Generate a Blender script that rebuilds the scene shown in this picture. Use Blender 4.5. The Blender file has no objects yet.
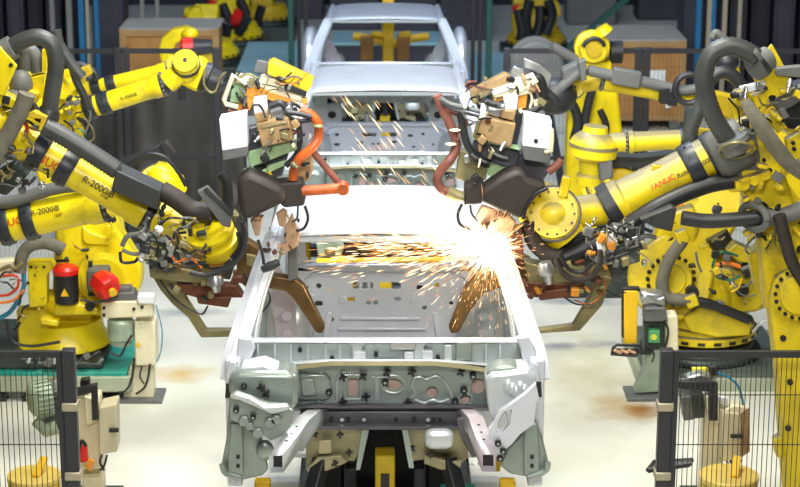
import bpy, bmesh, math, random
from mathutils import Vector as V, Matrix
random.seed(7)
C = bpy.context.scene.collection
PI = math.pi
# ------------------------------------------------------------------ camera geometry
F = 2000.0; H = 5.0; TH = math.atan(543.0/2000.0)
CT, ST = math.cos(TH), math.sin(TH)
def P(px, py, Y):
    """point of the place seen at photo pixel (px,py) at distance Y down the line"""
    a = (px-385)/F; b = (243.5-py)/F
    c = Y/(CT+b*ST)
    return V((a*c, Y, H-c*(ST-b*CT)))
def G(px, py, z=0.0):
    a = (px-385)/F; b = (243.5-py)/F
    c = (H-z)/(ST-b*CT)
    return V((a*c, c*(CT+b*ST), z))
def M(n, Y): return n*(CT*Y+ST*2.9)/F       # n photo pixels in metres at distance Y
CAM = V((0, 0, H))
# ------------------------------------------------------------------ materials
def mat(name, col, rough=.5, metal=0., var=.12, scale=6., bump=0., dirt=None, dirt_amt=.0, spec=.5, emit=0.):
    m = bpy.data.materials.new(name); m.use_nodes = True
    nt = m.node_tree; n = nt.nodes; l = nt.links
    b = n['Principled BSDF']
    b.inputs['Roughness'].default_value = rough; b.inputs['Metallic'].default_value = metal
    b.inputs['Specular IOR Level'].default_value = spec
    tc = n.new('ShaderNodeTexCoord'); no = n.new('ShaderNodeTexNoise')
    no.inputs['Scale'].default_value = scale; no.inputs['Detail'].default_value = 6
    l.new(tc.outputs['Object'], no.inputs['Vector'])
    r = n.new('ShaderNodeValToRGB')
    c = col
    r.color_ramp.elements[0].position = .3; r.color_ramp.elements[1].position = .7
    r.color_ramp.elements[0].color = (c[0]*(1-var), c[1]*(1-var), c[2]*(1-var), 1)
    r.color_ramp.elements[1].color = (min(1, c[0]*(1+var)), min(1, c[1]*(1+var)), min(1, c[2]*(1+var)), 1)
    l.new(no.outputs['Fac'], r.inputs['Fac'])
    out = r.outputs['Color']
    if dirt:
        n2 = n.new('ShaderNodeTexNoise'); n2.inputs['Scale'].default_value = scale*.6; n2.inputs['Detail'].default_value = 8
        n2.inputs['Roughness'].default_value = .7
        l.new(tc.outputs['Object'], n2.inputs['Vector'])
        r2 = n.new('ShaderNodeValToRGB'); r2.color_ramp.elements[0].position = .52; r2.color_ramp.elements[1].position = .72
        r2.color_ramp.elements[0].color = (0, 0, 0, 1); r2.color_ramp.elements[1].color = (dirt_amt,)*3+(1,)
        l.new(n2.outputs['Fac'], r2.inputs['Fac'])
        mx = n.new('ShaderNodeMixRGB'); l.new(r2.outputs['Color'], mx.inputs['Fac'])
        l.new(out, mx.inputs['Color1']); mx.inputs['Color2'].default_value = dirt+(1,)
        out = mx.outputs['Color']
    l.new(out, b.inputs['Base Color'])
    if bump:
        bp = n.new('ShaderNodeBump'); bp.inputs['Strength'].default_value = bump; bp.inputs['Distance'].default_value = .01
        l.new(no.outputs['Fac'], bp.inputs['Height']); l.new(bp.outputs['Normal'], b.inputs['Normal'])
    if emit:
        b.inputs['Emission Color'].default_value = c+(1,); b.inputs['Emission Strength'].default_value = emit
    return m
YEL = mat('robot_yellow', (.84, .66, .007), .34, 0, .10, 5, 0, (.22, .18, .05), .7)
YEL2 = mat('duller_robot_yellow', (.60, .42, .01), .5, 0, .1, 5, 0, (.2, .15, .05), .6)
YTOOL = mat('tool_yellow', (.85, .52, .01), .45, 0, .08)
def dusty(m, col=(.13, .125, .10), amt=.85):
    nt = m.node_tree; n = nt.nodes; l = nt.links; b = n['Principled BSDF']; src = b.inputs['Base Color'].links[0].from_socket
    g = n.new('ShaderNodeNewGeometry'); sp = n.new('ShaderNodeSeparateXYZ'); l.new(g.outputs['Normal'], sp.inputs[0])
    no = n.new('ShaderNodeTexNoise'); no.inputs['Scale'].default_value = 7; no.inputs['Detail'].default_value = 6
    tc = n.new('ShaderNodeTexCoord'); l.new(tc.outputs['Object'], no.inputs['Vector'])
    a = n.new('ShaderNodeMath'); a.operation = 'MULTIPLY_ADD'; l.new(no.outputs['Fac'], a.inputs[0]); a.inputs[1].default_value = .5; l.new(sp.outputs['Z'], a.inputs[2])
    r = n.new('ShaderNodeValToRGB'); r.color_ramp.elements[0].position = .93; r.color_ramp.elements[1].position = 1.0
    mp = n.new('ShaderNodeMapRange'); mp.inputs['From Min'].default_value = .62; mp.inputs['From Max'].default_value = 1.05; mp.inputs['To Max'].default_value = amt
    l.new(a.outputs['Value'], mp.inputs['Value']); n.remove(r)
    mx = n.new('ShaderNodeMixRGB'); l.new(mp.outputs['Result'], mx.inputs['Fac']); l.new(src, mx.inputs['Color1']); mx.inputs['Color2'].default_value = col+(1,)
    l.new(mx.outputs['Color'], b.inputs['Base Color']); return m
YELD = dusty(mat('dusty_shaded_robot_yellow', (.74, .56, .007), .40, 0, .12, 5, 0, (.22, .18, .05), .75))  # dust on upward faces; base yellow also darkened for shade on the right
DGR = mat('dark_grey_rubber', (.022, .023, .026), .42, 0, .15, 9)
HOSE = mat('grey_hose', (.045, .049, .047), .42, 0, .18, 9)
BLK = mat('black_paint', (.012, .013, .016), .45, 0, .2, 9)
BAND = mat('band_grey', (.02, .026, .034), .38, 0, .2, 9)
GRY = mat('mid_grey_plastic', (.13, .135, .13), .55, 0, .12, 8, 0, (.12, .11, .08), .4)
FAB = mat('grey_sleeve_fabric', (.15, .14, .105), .85, 0, .25, 14, .6)
BOXG = mat('cover_box_grey', (.03, .032, .032), .5, 0, .1, 8)
WHT = mat('white_enamel', (.82, .84, .90), .4, 0, .04)
CREAM = mat('cream_enamel', (.78, .72, .50), .45, 0, .08, 7, 0, (.45, .36, .16), .3)
BEIGE = mat('beige_cabinet', (.60, .55, .38), .5, 0, .08, 7)
TAN = mat('tan_resin', (.36, .23, .10), .5, 0, .25, 12, .2, (.25, .12, .04), .6)
GRN = mat('pale_green_steel', (.34, .50, .26), .5, .1, .25, 9)
OLIVE = mat('olive_steel', (.25, .22, .10), .45, .3, .25, 8, 0, (.12, .07, .02), .5)
BRONZE = mat('bronze_gun_arm', (.17, .10, .035), .38, .55, .25, 9, .1, (.08, .05, .03), .5)
RUST = mat('red_brown_steel', (.14, .045, .022), .45, .3, .3, 9)
CONE = mat('brown_black_cover', (.03, .022, .019), .6, 0, .2, 8)
ORG = mat('orange_hose', (.50, .095, .012), .42, 0, .4, 10, .1, (.25, .06, .02), .4)
PINK = mat('copper_pink_hose', (.22, .075, .052), .5, .1, .4, 10, .1)
ORF = mat('orange_frame', (.75, .30, .03), .45, 0, .15, 9)
COPP = mat('copper_tip', (.58, .36, .22), .45, .3, .2, 12)
SIL = mat('bare_steel', (.55, .57, .58), .3, .85, .12, 10)
RED = mat('red_motor_cap', (.72, .018, .012), .35, 0, .1)
REDT = mat('red_lettering', (.62, .05, .01), .5, 0, .05)
BLKT = mat('dark_lettering', (.03, .025, .01), .5, 0, .05)
CAR = mat('zinc_body_white', (.62, .66, .73), .32, .25, .05, 5)
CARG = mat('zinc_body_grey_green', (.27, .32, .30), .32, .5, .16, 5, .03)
BRNB = mat('brown_black_steel', (.035, .018, .010), .5, .2, .3, 6)
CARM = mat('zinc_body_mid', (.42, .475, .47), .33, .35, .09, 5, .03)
CARP = mat('zinc_body_pale', (.55, .60, .63), .33, .35, .07, 5, .03)
CARD = mat('dark_zinc_member', (.10, .10, .115), .4, .5, .15, 6)
CARO = mat('olive_sealant', (.24, .215, .11), .5, .2, .15, 9)
CARC = mat('cream_primer', (.33, .30, .18), .45, .25, .14, 6)
PINKP = mat('pink_pad', (.62, .45, .40), .6, 0, .1)
PURP = mat('lilac_steel', (.55, .50, .56), .35, .4, .1)
FENCE = mat('dark_fence_steel', (.035, .037, .045), .45, .3, .1)
FENCEB = mat('fence_bracket', (.40, .36, .26), .5, .3, .15)
TEAL = mat('teal_platform_paint', (.015, .33, .27), .45, 0, .25, 4, 0, (.25, .40, .30), .3)
BTEAL = mat('blue_teal_paint', (.32, .54, .60), .5, 0, .2, 1.2)
LIDY = mat('pale_yellow_lid', (.80, .60, .14), .5, 0, .12, 6)
PLATG = mat('grey_green_platform', (.10, .13, .11), .5, .1, .2, 4)
PLAT = mat('platform_edge', (.36, .40, .29), .5, .1, .15, 4)
DPLAT = mat('dark_green_grey_steel', (.045, .06, .052), .45, .3, .3, 4)
MOTG = mat('motor_green_grey', (.32, .40, .30), .45, .1, .2, 8)
CRATE = mat('brown_crate', (.40, .19, .05), .7, 0, .18, 5, .1)
CRATET = mat('crate_edge', (.36, .21, .075), .7, 0, .15, 6)
CRATETOP = mat('crate_lid_dusty', (.33, .31, .27), .7, 0, .1, 3)
CURT = mat('welding_curtain', (.052, .049, .044), .6, 0, .25, 3, .2)
NAVY = mat('navy_black_panel', (.012, .014, .026), .5, .1, .3, 2)
NAVY2 = mat('slate_panel', (.045, .045, .066), .5, .1, .25, 2)
BLUEP = mat('blue_post', (.01, .16, .36), .5, 0, .1)
SLATE = mat('grey_post', (.22, .22, .21), .5, 0, .1)
BGP = mat('beige_post', (.42, .36, .26), .5, 0, .1)
GRP = mat('green_post', (.005, .07, .055), .5, 0, .1)
EXO = mat('tag_white', (.8, .8, .8), .5)
CRED = mat('red_wire', (.65, .04, .02), .4); CORW = mat('orange_wire', (.8, .2, .02), .4)
CGREEN = mat('green_wire', (.01, .13, .07), .4); CBLUE = mat('blue_wire', (.02, .22, .40), .4)
LAMP = mat('green_indicator', (.10, .45, .18), .4); LAMPY = mat('yellow_button', (.8, .75, .05), .4)
# ------------------------------------------------------------------ mesh builder
def basis(d, up=None):
    d = d.normalized()
    up = up or V((0, 0, 1))
    if abs(d.dot(up.normalized())) > .97: up = V((0, 1, 0)) if abs(d.y) < .9 else V((1, 0, 0))
    s = d.cross(up).normalized(); u = s.cross(d).normalized()
    return d, s, u
def smooth_path(pts, k=8):
    pts = [V(p) for p in pts]
    if len(pts) < 3: return pts
    q = [pts[0]*2-pts[1]]+pts+[pts[-1]*2-pts[-2]]; out = []
    for i in range(1, len(q)-2):
        p0, p1, p2, p3 = q[i-1:i+3]
        for j in range(k):
            t = j/k
            out.append(.5*((2*p1)+(p2-p0)*t+(2*p0-5*p1+4*p2-p3)*t*t+(3*p1-p0-3*p2+p3)*t**3))
    out.append(pts[-1]); return out
def resample(pts, step):
    out = [pts[0].copy()]; acc = 0.
    for a, b in zip(pts, pts[1:]):
        L = (b-a).length
        if L < 1e-9: continue
        t = step-acc
        while t <= L:
            out.append(a+(b-a)*(t/L)); t += step
        acc = L-(t-step)
    out.append(pts[-1].copy()); return out
SPLIT = {'bolt_circle': 'cover_bolt', 'ring_slots': 'ring_slot', 'band_screw': 'band_screw_head', 'flange_bolt': 'flange_bolt_head', 'wrist_bolt': 'wrist_bolt_head', 'cowl_rib': 'cowl_web',
         'cowl_seam': 'cowl_bead', 'cowl_hole': 'cowl_bolt_hole', 'hose_strap': 'strap_ring', 'worn_tips': 'worn_tip', 'pressed_rib': 'pressed_bead', 'rear_header': 'header_pressing', 'firewall_bead': 'firewall_ridge', 'cable_guide': 'guide_link',
         'skid_rail': 'skid_beam', 'skid_crossbar': 'skid_cross_beam', 'rail_hole': 'rail_bolt_hole', 'air_cylinder': 'air_ram', 'pallet_skid': 'pallet_runner', 'edge_batten': 'batten', 'motor_body': 'motor_casing', 'tower_dent': 'tower_bump', 'gearbox': 'gear_casing', 'clamp_bracket': 'clamp_jaw', 'cable_arm': 'cable_arm_bar', 'roof_bow': 'roof_stiffener', 'inner_quarter_panel': 'quarter_panel_piece', 'grey_joint': 'joint_boot', 'angle_bracket': 'bracket_angle'}
class MB:
    def __init__(s): s.v = []; s.f = []; s.mi = []; s.cur = 0
    def add(s, vs, fs):
        o = len(s.v); s.v += [V(x) for x in vs]; s.f += [tuple(i+o for i in f) for f in fs]; s.mi += [s.cur]*len(fs); return s
    def rings(s, R, cap=True):
        n = len(R[0]); o = len(s.v); vs = [p for r in R for p in r]; fs = []
        for i in range(len(R)-1):
            for j in range(n):
                fs.append((i*n+j, i*n+(j+1) % n, (i+1)*n+(j+1) % n, (i+1)*n+j))
        if cap: fs.append(tuple(range(n-1, -1, -1))); fs.append(tuple((len(R)-1)*n+j for j in range(n)))
        return s.add(vs, fs)
    def prof(s, a, b, prof, n=24, up=None):
        """lathe along a->b; prof = [(t, r)]"""
        a = V(a); b = V(b); d, sd, u = basis(b-a, up)
        return s.rings([[a+(b-a)*t+(sd*math.cos(2*PI*j/n)+u*math.sin(2*PI*j/n))*max(r, 1e-4) for j in range(n)] for t, r in prof])
    def cyl(s, a, b, r, r2=None, n=20): return s.prof(a, b, [(0, r), (1, r if r2 is None else r2)], n)
    def tube(s, pts, r, n=14, sm=True, corr=0, k=8):
        p = smooth_path(pts, k) if sm else [V(x) for x in pts]
        if corr: p = resample(p, corr/2)
        m = len(p); R = []; prev = None
        for i in range(m):
            d = (p[min(i+1, m-1)]-p[max(i-1, 0)])
            if d.length < 1e-9: d = V((0, 0, 1))
            d.normalize()
            if prev is None: _, sd, u = basis(d)
            else:
                sd = prev-d*prev.dot(d); sd.normalize(); u = sd.cross(d)
            prev = sd
            t = i/max(1, m-1)
            rr = r if not isinstance(r, (list, tuple)) else r[0]+(r[1]-r[0])*t
            if corr: rr *= (1.04 if i % 2 else .925)
            R.append([p[i]+(sd*math.cos(2*PI*j/n)+u*math.sin(2*PI*j/n))*rr for j in range(n)])
        return s.rings(R)
    def box(s, c, size, d=None, up=None):
        """box centred at c; size along (d, side, up)"""
        c = V(c)
        if d is None: X, Y_, Z = V((1, 0, 0)), V((0, 1, 0)), V((0, 0, 1))
        else:
            X, sd, Z = basis(V(d), up); Y_ = sd
        hx, hy, hz = size[0]/2, size[1]/2, size[2]/2
        vs = [c+X*(hx*i)+Y_*(hy*j)+Z*(hz*k) for i in (-1, 1) for j in (-1, 1) for k in (-1, 1)]
        return s.add(vs, [(0, 1, 3, 2), (4, 6, 7, 5), (0, 4, 5, 1), (2, 3, 7, 6), (0, 2, 6, 4), (1, 5, 7, 3)])
    def bar(s, a, b, w, h, up=None, w2=None, h2=None):
        a = V(a); b = V(b); d, sd, u = basis(b-a, up); w2 = w if w2 is None else w2; h2 = h if h2 is None else h2
        R = [[p+sd*(x*ww/2)+u*(z*hh/2) for x, z in ((-1, -1), (1, -1), (1, 1), (-1, 1))] for p, ww, hh in ((a, w, h), (b, w2, h2))]
        return s.rings(R)
    def prism(s, pts, ext):
        pts = [V(p) for p in pts]; ext = V(ext)
        return s.rings([pts, [p+ext for p in pts]])
    def plate(s, pix, Y, t, Y2=None):
        """outline given as photo pixels at distance Y, thickness t away from the camera; Y may be per-point list"""
        Ys = Y if isinstance(Y, (list, tuple)) else [Y]*len(pix)
        return s.prism([P(x, y, yy) for (x, y), yy in zip(pix, Ys)], (0, t, 0))
    def disc(s, c, axis, r, t, n=24):
        c = V(c); a = V(axis).normalized(); return s.cyl(c-a*t/2, c+a*t/2, r, n=n)
    def ell(s, c, rx, ry, rz, n=18, m=10, d=None, p=1.0):
        X, Y_, Z = (V((1, 0, 0)), V((0, 1, 0)), V((0, 0, 1))) if d is None else basis(V(d))
        R = []
        def sp(x): return math.copysign(abs(x)**p, x)
        for i in range(m+1):
            a = -PI/2+PI*i/m
            R.append([V(c)+X*(rx*sp(math.cos(a))*sp(math.cos(2*PI*j/n)))+Y_*(ry*sp(math.cos(a))*sp(math.sin(2*PI*j/n)))+Z*(rz*sp(math.sin(a))) for j in range(n)])
        return s.rings(R)
    def grid(s, fn, nu, nv):
        vs = [fn(i/nu, j/nv) for j in range(nv+1) for i in range(nu+1)]
        fs = [(j*(nu+1)+i, j*(nu+1)+i+1, (j+1)*(nu+1)+i+1, (j+1)*(nu+1)+i) for j in range(nv) for i in range(nu)]
        return s.add(vs, fs)
    def islands(s):
        par = list(range(len(s.v)))
        def fnd(i):
            while par[i] != i: par[i] = par[par[i]]; i = par[i]
            return i
        for f in s.f:
            for i in f[1:]: par[fnd(i)] = fnd(f[0])
        g = {}
        for f in s.f: g.setdefault(fnd(f[0]), []).append(f)
        out = []
        for fs in g.values():
            mp = {}; m = MB()
            for f in fs:
                for i in f:
                    if i not in mp: mp[i] = len(m.v); m.v.append(s.v[i])
                m.f.append(tuple(mp[i] for i in f)); m.mi.append(0)
            out.append(m)
        return out
    def build(s, name, m, parent=None, bevel=0, sharp=.6, solid=0, loc=None):
        if name in SPLIT:
            os_ = [q.build(SPLIT[name], m, parent, bevel, sharp, solid, loc) for q in s.islands()]
            return os_[0]
        me = bpy.data.meshes.new(name)
        off = V((0, 0, 0))
        if parent is not None: off = wloc(parent)
        if loc is not None: off = V(loc)
        me.from_pydata([tuple(v-off) for v in s.v], [], s.f); me.validate()
        ms = m if isinstance(m, (list, tuple)) else [m]
        for x in ms: me.materials.append(x)
        if len(ms) > 1 and len(me.polygons) == len(s.mi): me.polygons.foreach_set('material_index', s.mi)
        bm = bmesh.new(); bm.from_mesh(me); bmesh.ops.recalc_face_normals(bm, faces=bm.faces); bm.to_mesh(me); bm.free()
        me.polygons.foreach_set('use_smooth', [True]*len(me.polygons)); me.set_sharp_from_angle(angle=sharp)
        o = bpy.data.objects.new(name, me); C.objects.link(o)
        if loc is not None: o.location = off
        if parent is not None: o.parent = parent
        if solid:
            q = o.modifiers.new('thick', 'SOLIDIFY'); q.thickness = solid; q.offset = -1
        if bevel:
            q = o.modifiers.new('round', 'BEVEL'); q.width = bevel; q.segments = 2; q.limit_method = 'ANGLE'; q.angle_limit = .7
            q.harden_normals = False
        return o
def wloc(o):
    l = V((0, 0, 0))
    while o is not None: l += o.location; o = o.parent
    return l
def tag(o, label, cat, group=None, kind=None):
    o['label'] = label; o['category'] = cat
    if group: o['group'] = group
    if kind: o['kind'] = kind
    return o
def thing(name, label, cat, loc=(0, 0, 0), group=None):
    o = bpy.data.objects.new(name, None); C.objects.link(o); o.location = loc; o.empty_display_size = .2
    return tag(o, label, cat, group)
def struct(name, mb, m, label=None, cat=None, **k):
    o = mb.build(name, m, **k); o['kind'] = 'structure'
    o['label'] = label or name.replace('_', ' '); o['category'] = cat or name.split('_')[0]
    return o
def kids(o): return [c for c in bpy.data.objects if c.parent == o]
def copy_tree(o, parent=None, skip=()):
    c = o.copy(); C.objects.link(c)
    if parent is not None: c.parent = parent
    for ch in kids(o):
        if ch.name.split('.')[0] in skip: continue
        copy_tree(ch, c, skip)
    return c
def holed(outer, holes, t, place):
    """flat panel with real holes: outlines as 2-D lists; place(x, y, d) -> world point"""
    cu = bpy.data.curves.new('panel', 'CURVE'); cu.dimensions = '2D'; cu.fill_mode = 'BOTH'; cu.extrude = t/2
    for pl in [outer]+holes:
        sp = cu.splines.new('POLY'); sp.points.add(len(pl)-1); sp.use_cyclic_u = True
        for q, (x, y) in zip(sp.points, pl): q.co = (x, y, 0, 1)
    ob = bpy.data.objects.new('panel', cu); C.objects.link(ob)
    me = bpy.data.meshes.new_from_object(ob.evaluated_get(bpy.context.evaluated_depsgraph_get()))
    mb = MB(); mb.add([place(v.co.x, v.co.y, v.co.z+t/2) for v in me.vertices], [tuple(p.vertices) for p in me.polygons])
    bpy.data.objects.remove(ob); bpy.data.meshes.remove(me); bpy.data.curves.remove(cu)
    return mb
def circ(x, y, r, n=14, ry=None): return [(x+r*math.cos(2*PI*i/n), y+(ry or r)*math.sin(2*PI*i/n)) for i in range(n)]
def rrect(x0, y0, x1, y1, r, n=4):
    o = []
    for cx, cy, a in ((x1-r, y1-r, 0), (x0+r, y1-r, PI/2), (x0+r, y0+r, PI), (x1-r, y0+r, 1.5*PI)):
        for i in range(n+1): o.append((cx+r*math.cos(a+i*PI/2/n), cy+r*math.sin(a+i*PI/2/n)))
    return o
def text_mesh(s, size):
    cu = bpy.data.curves.new('words', 'FONT'); cu.body = s; cu.size = size; cu.align_x = 'LEFT'; cu.align_y = 'CENTER'
    cu.extrude = .0; cu.offset = size*.012
    ob = bpy.data.objects.new('words', cu); C.objects.link(ob)
    me = bpy.data.meshes.new_from_object(ob.evaluated_get(bpy.context.evaluated_depsgraph_get()))
    vs = [v.co.copy() for v in me.vertices]; fs = [tuple(p.vertices) for p in me.polygons]
    bpy.data.objects.remove(ob); bpy.data.meshes.remove(me); bpy.data.curves.remove(cu)
    return vs, fs
def wrap_text(mb, s, size, a, d, r, rot=0.):
    """letters wrapped round a cylinder: starts at axis point a, reads along d, faces the aisle"""
    vs, fs = text_mesh(s, size); d = V(d).normalized(); a = V(a)
    n = CAM-a; n = (n-d*n.dot(d)).normalized(); u = n.cross(d)
    out = []
    for v in vs:
        ph = v.y/r+rot
        out.append(a+d*v.x+(n*math.cos(ph)+u*math.sin(ph))*r)
    return mb.add(out, fs)
# ================================================================== CAR BODY
Y1 = 11.1; ROOFZ = 2.05
def build_car():
    root = thing('car_body', 'bare white metal pickup cab nearest the camera, sparks at its windscreen pillar', 'car body', (0, Y1, .70), 'bare car bodies in line')
    # roof
    def roof(u, v):
        u = u*2-1; hw = .655-.03*v
        e = max(0, abs(u)-.82)/.18; ee = max(0, .07-v)/.07; eb = max(0, v-.95)/.05
        z = ROOFZ+.035*(1-u*u)+.02*math.sin(PI*min(1, v*1.1))-.055*e*e-.02*ee*ee-.03*eb*eb
        return V((hw*u, Y1-.02+1.1*v-.03*(1-u*u)*(1-v), z))
    MB().grid(roof, 40, 24).build('roof_panel', CAR, root, solid=.012)
    mb = MB()
    for k in (-.45, -.15, .15, .45): mb.bar((k, Y1+.12, ROOFZ-.012), (k, Y1+1.0, ROOFZ-.012), .05, .02)
    mb.bar((-.6, Y1+.52, ROOFZ-.02), (.6, Y1+.52, ROOFZ-.02), .06, .02)
    mb.build('roof_bow', CARP, root)
    MB().bar((-.63, Y1+.02, ROOFZ-.035), (.63, Y1+.02, ROOFZ-.035), .07, .04).build('windscreen_header', CARP, root, bevel=.008)
    for s in (-1, 1):
        pts = [(s*.635, Y1+.04, ROOFZ-.03), (s*.70, Y1-.12, 1.87), (s*.775, Y1-.33, 1.66), (s*.835, Y1-.50, 1.49), (s*.855, Y1-.58, 1.36)]
        mb = MB(); p = smooth_path(pts, 6); R = []
        for i, q in enumerate(p):
            d = (p[min(i+1, len(p)-1)]-p[max(i-1, 0)]).normalized()
            _, sd, u = basis(d, V((0, -1, .6)))
            w = .05+.012*i/len(p); h = .035
            R.append([q+sd*(w*x)+u*(h*z) for x, z in ((-1, -.7), (-.6, -1), (.6, -1), (1, -.7), (1, .7), (.35, 1), (.25, .7), (-.25, .7), (-.35, 1), (-1, .7))])
        mb.rings(R); mb.build('windscreen_pillar', CAR, root, sharp=.4)
        # inner reinforcement of the pillar
        MB().tube([(s*.60, Y1+.08, ROOFZ-.06), (s*.70, Y1-.2, 1.72), (s*.74, Y1-.34, 1.5)], .022).build('pillar_reinforcement', CARP, root)
        MB().bar((s*.64, Y1, ROOFZ-.03), (s*.61, Y1+1.08, ROOFZ-.03), .06, .07).build('roof_rail', CAR, root, bevel=.015)
        mb = MB(); mb.rings([[V((s*x, Y1+y, z)) for x, y in ((xo-.10, .98), (xo-.10, 1.12), (xo, 1.12), (xo+.02, .92))] for xo, z in ((.63, 2.0), (.72, 1.75), (.80, 1.45), (.84, 1.1), (.84, .74))])
        mb.build('rear_door_pillar', CARP, root, bevel=.012)
        MB().bar((s*.80, Y1-.38, .78), (s*.80, Y1+1.1, .78), .14, .11).build('door_sill', CARP, root, bevel=.02)
        # hinge pillar under the windscreen pillar
        mb = MB(); mb.rings([[V((s*x, Y1+y, z)) for x, y in ((.80, -.62), (.80, -.40), (.875, -.40), (.885, -.62))] for z in (.74, 1.1, 1.40, 1.49)])
        mb.build('hinge_pillar', CAR, root, bevel=.012)
        # inner wheel house and quarter panel seen through the windscreen
        mb = MB(); mb.ell((s*.60, Y1+.92, 1.16), .15, .2, .26, p=.8)
        mb.build('inner_wheel_house', CARP, root)
        mb = MB(); mb.prism([(s*.64, Y1+.62, 1.0), (s*.70, Y1+.62, 1.5), (s*.66, Y1+.62, 1.7), (s*.56, Y1+.66, 1.5), (s*.53, Y1+.66, 1.02)], (0, .02, 0))
        for z in (1.12, 1.24, 1.36): mb.disc((s*.60, Y1+.61, z), (0, 1, 0), .03, .02)
        mb.build('inner_quarter_panel', PURP if s < 0 else CARP, root)
        mb = MB(); mb.box((s*.575, Y1+.55, 1.17), (.09, .02, .12)); mb.build('seat_belt_bracket', PINKP, root, bevel=.004)
    # rear panel with window
    def pr(x, z, d): return V((x, Y1+1.06+d+.02*math.sin(z*3), z))
    holes = [rrect(-.50, 1.575, .50, 2.02, .07)]
    holes += [rrect(-.205, 1.405, -.075, 1.45, .012), rrect(-.035, 1.405, .10, 1.45, .012)]
    holes += [circ(-.42, 1.425, .018), circ(-.495, 1.415, .014), circ(-.06, 1.315, .016), circ(-.105, 1.315, .016), circ(.33, 1.43, .016)]
    holes += [rrect(-.445, 1.29, -.395, 1.325, .008), rrect(-.24, 1.32, -.19, 1.35, .008), rrect(.06, 1.325, .1, 1.35, .008), rrect(.2, 1.4, .24, 1.43, .006)]
    holes += [circ(.25, 1.28, .016), circ(.42, 1.31, .014), circ(-.34, 1.2, .018)]
    mb = holed([(-.63, .82), (.63, .82), (.63, 1.6), (.58, 2.03), (-.58, 2.03), (-.63, 1.6)], holes, .012, pr)
    mb.build('rear_panel', CAR, root)
    mb = MB()
    mb.bar((-.62, Y1+1.03, 1.55), (.62, Y1+1.03, 1.55), .06, .05)
    for s in (-1, 1): mb.prism([(s*.60, Y1+1.0, 1.58), (s*.42, Y1+1.0, 1.545), (s*.60, Y1+1.0, 1.40)], (0, .04, 0))
    mb.build('rear_window_sill', CAR, root, bevel=.012)
    mb = MB()
    for z, x0, x1 in ((1.21, -.28, .22), (1.14, -.30, .26), (1.07, -.33, .3)): mb.bar((x0, Y1+1.04, z), (x1, Y1+1.04, z), .02, .018)
    for x0, x1 in ((-.37, -.33), (.30, .34)): mb.prism([(x0, Y1+1.04, 1.25), (x1, Y1+1.04, 1.25), (x1-.05*(1 if x0 < 0 else -1), Y1+1.0, .95), (x0-.05*(1 if x0 < 0 else -1), Y1+1.0, .95)], (0, .02, 0))
    for x, z in ((-.27, 1.33), (.18, 1.33), (-.47, 1.35)):
        mb.disc((x, Y1+1.05, z), (0, 1, 0), .028, .02)
    mb.build('pressed_rib', CAR, root, bevel=.005)
    mb = MB()
    for x in (-.4, -.2, .0, .2, .4): mb.disc((x, Y1+1.02, 2.03), (0, 1, 0), .018, .015)
    mb.bar((-.56, Y1+1.04, 2.0), (.56, Y1+1.04, 2.01), .03, .045); mb.build('rear_header', CARP, root)
    for s in (-1, 1): MB().box((s*.45, Y1+.32, .83), (.56, 1.4, .02)).build('floor_pan', CARP, root)
    mb = MB(); mb.grid(lambda u, v: V((-.18*math.cos(PI*u), Y1-.36+1.38*v, .83+.24*math.sin(PI*u)**.6)), 16, 6); mb.build('floor_tunnel', CARD, root, solid=.012)
    # ---- cowl
    Yc = Y1-.46
    def bp(x, y, d=0.): return P(x, y, Yc+d)
    mb = MB(); R = []
    for i in range(31):
        x = 238+(530-238)*i/30; cv = .05*(1-((x-384)/146)**2)
        for_ = [bp(x, 338.5, -cv), bp(x, 337.5, .04-cv), bp(x, 341.5, .06-cv), bp(x, 342.5, -.01-cv)]
        R.append(for_)
    mb.rings(R); mb.build('cowl_ridge', CAR, root)
    mb = MB(); mb.grid(lambda u, v: bp(242+u*282, 341+v*24, -.005+.012*math.sin(v*PI*.9)), 30, 8); mb.build('cowl_trough', CARM, root, solid=.008)
    mb = MB()
    for x0, x1 in ((352, 362), (414, 424)): mb.plate([(x0-6, 341), (x1+6, 341), (x1, 347), (x1, 362), (x0, 362), (x0, 347)], Yc-.03, .03)
    mb.build('cowl_rib', CARP, root, bevel=.004)
    for x0, x1, y0, y1, m in ((353, 366, 352, 360, CAR), (404, 414, 352, 361, CAR), (422, 433, 351, 361, CAR), (390, 416, 342, 350, SIL), (444, 452, 345, 361, CARP), (456, 472, 342, 361, CARG)):
        MB().plate([(x0, y0), (x1, y0), (x1, y1), (x0, y1)], Yc-.05, .04).build('cowl_bracket', m, root, bevel=.006)
    mb = MB()
    for x in (258, 275, 291, 308, 326, 340, 486, 500): mb.bar(bp(x, 343, -.012), bp(x, 362, -.012), .012, .012)
    mb.build('cowl_seam', CARP, root)
    mb = MB()
    for x, y in ((376, 354), (332, 358), (402, 345), (463, 348), (470, 356), (438, 357), (300, 350)): mb.disc(bp(x, y, -.035 if x in (402,) else -.01), (0, 1, 0), .012, .02)
    mb.build('cowl_hole', BLK, root)
    for s, x0 in ((-1, 243), (1, 520)):
        mb = MB(); mb.plate([(x0-5, 338), (x0+9, 338), (x0+12, 349), (x0+3, 370), (x0-8, 372)] if s < 0 else [(x0-4, 338), (x0+8, 336), (x0+17, 352), (x0+12, 374), (x0+5, 374), (x0, 348)], Yc-.10, .05)
        mb.build('cowl_end_bracket', CAR, root, bevel=.01)
    # olive lip that bows towards the camera
    mb = MB(); R = []
    for i in range(37):
        x = 268+(498-268)*i/36; q = 1-((x-383)/115)**2; y = 371.5-9*min(1, q*1.25); d = -.06-.06*q
        R.append([bp(x, y-1.5, d+.03), bp(x, y-1.2, d), bp(x, y+3.2, d-.01), bp(x, y+3.6, d+.03)])
    mb.rings(R); mb.build('cowl_lip', CARO, root)
    mb = MB(); R = []
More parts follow.
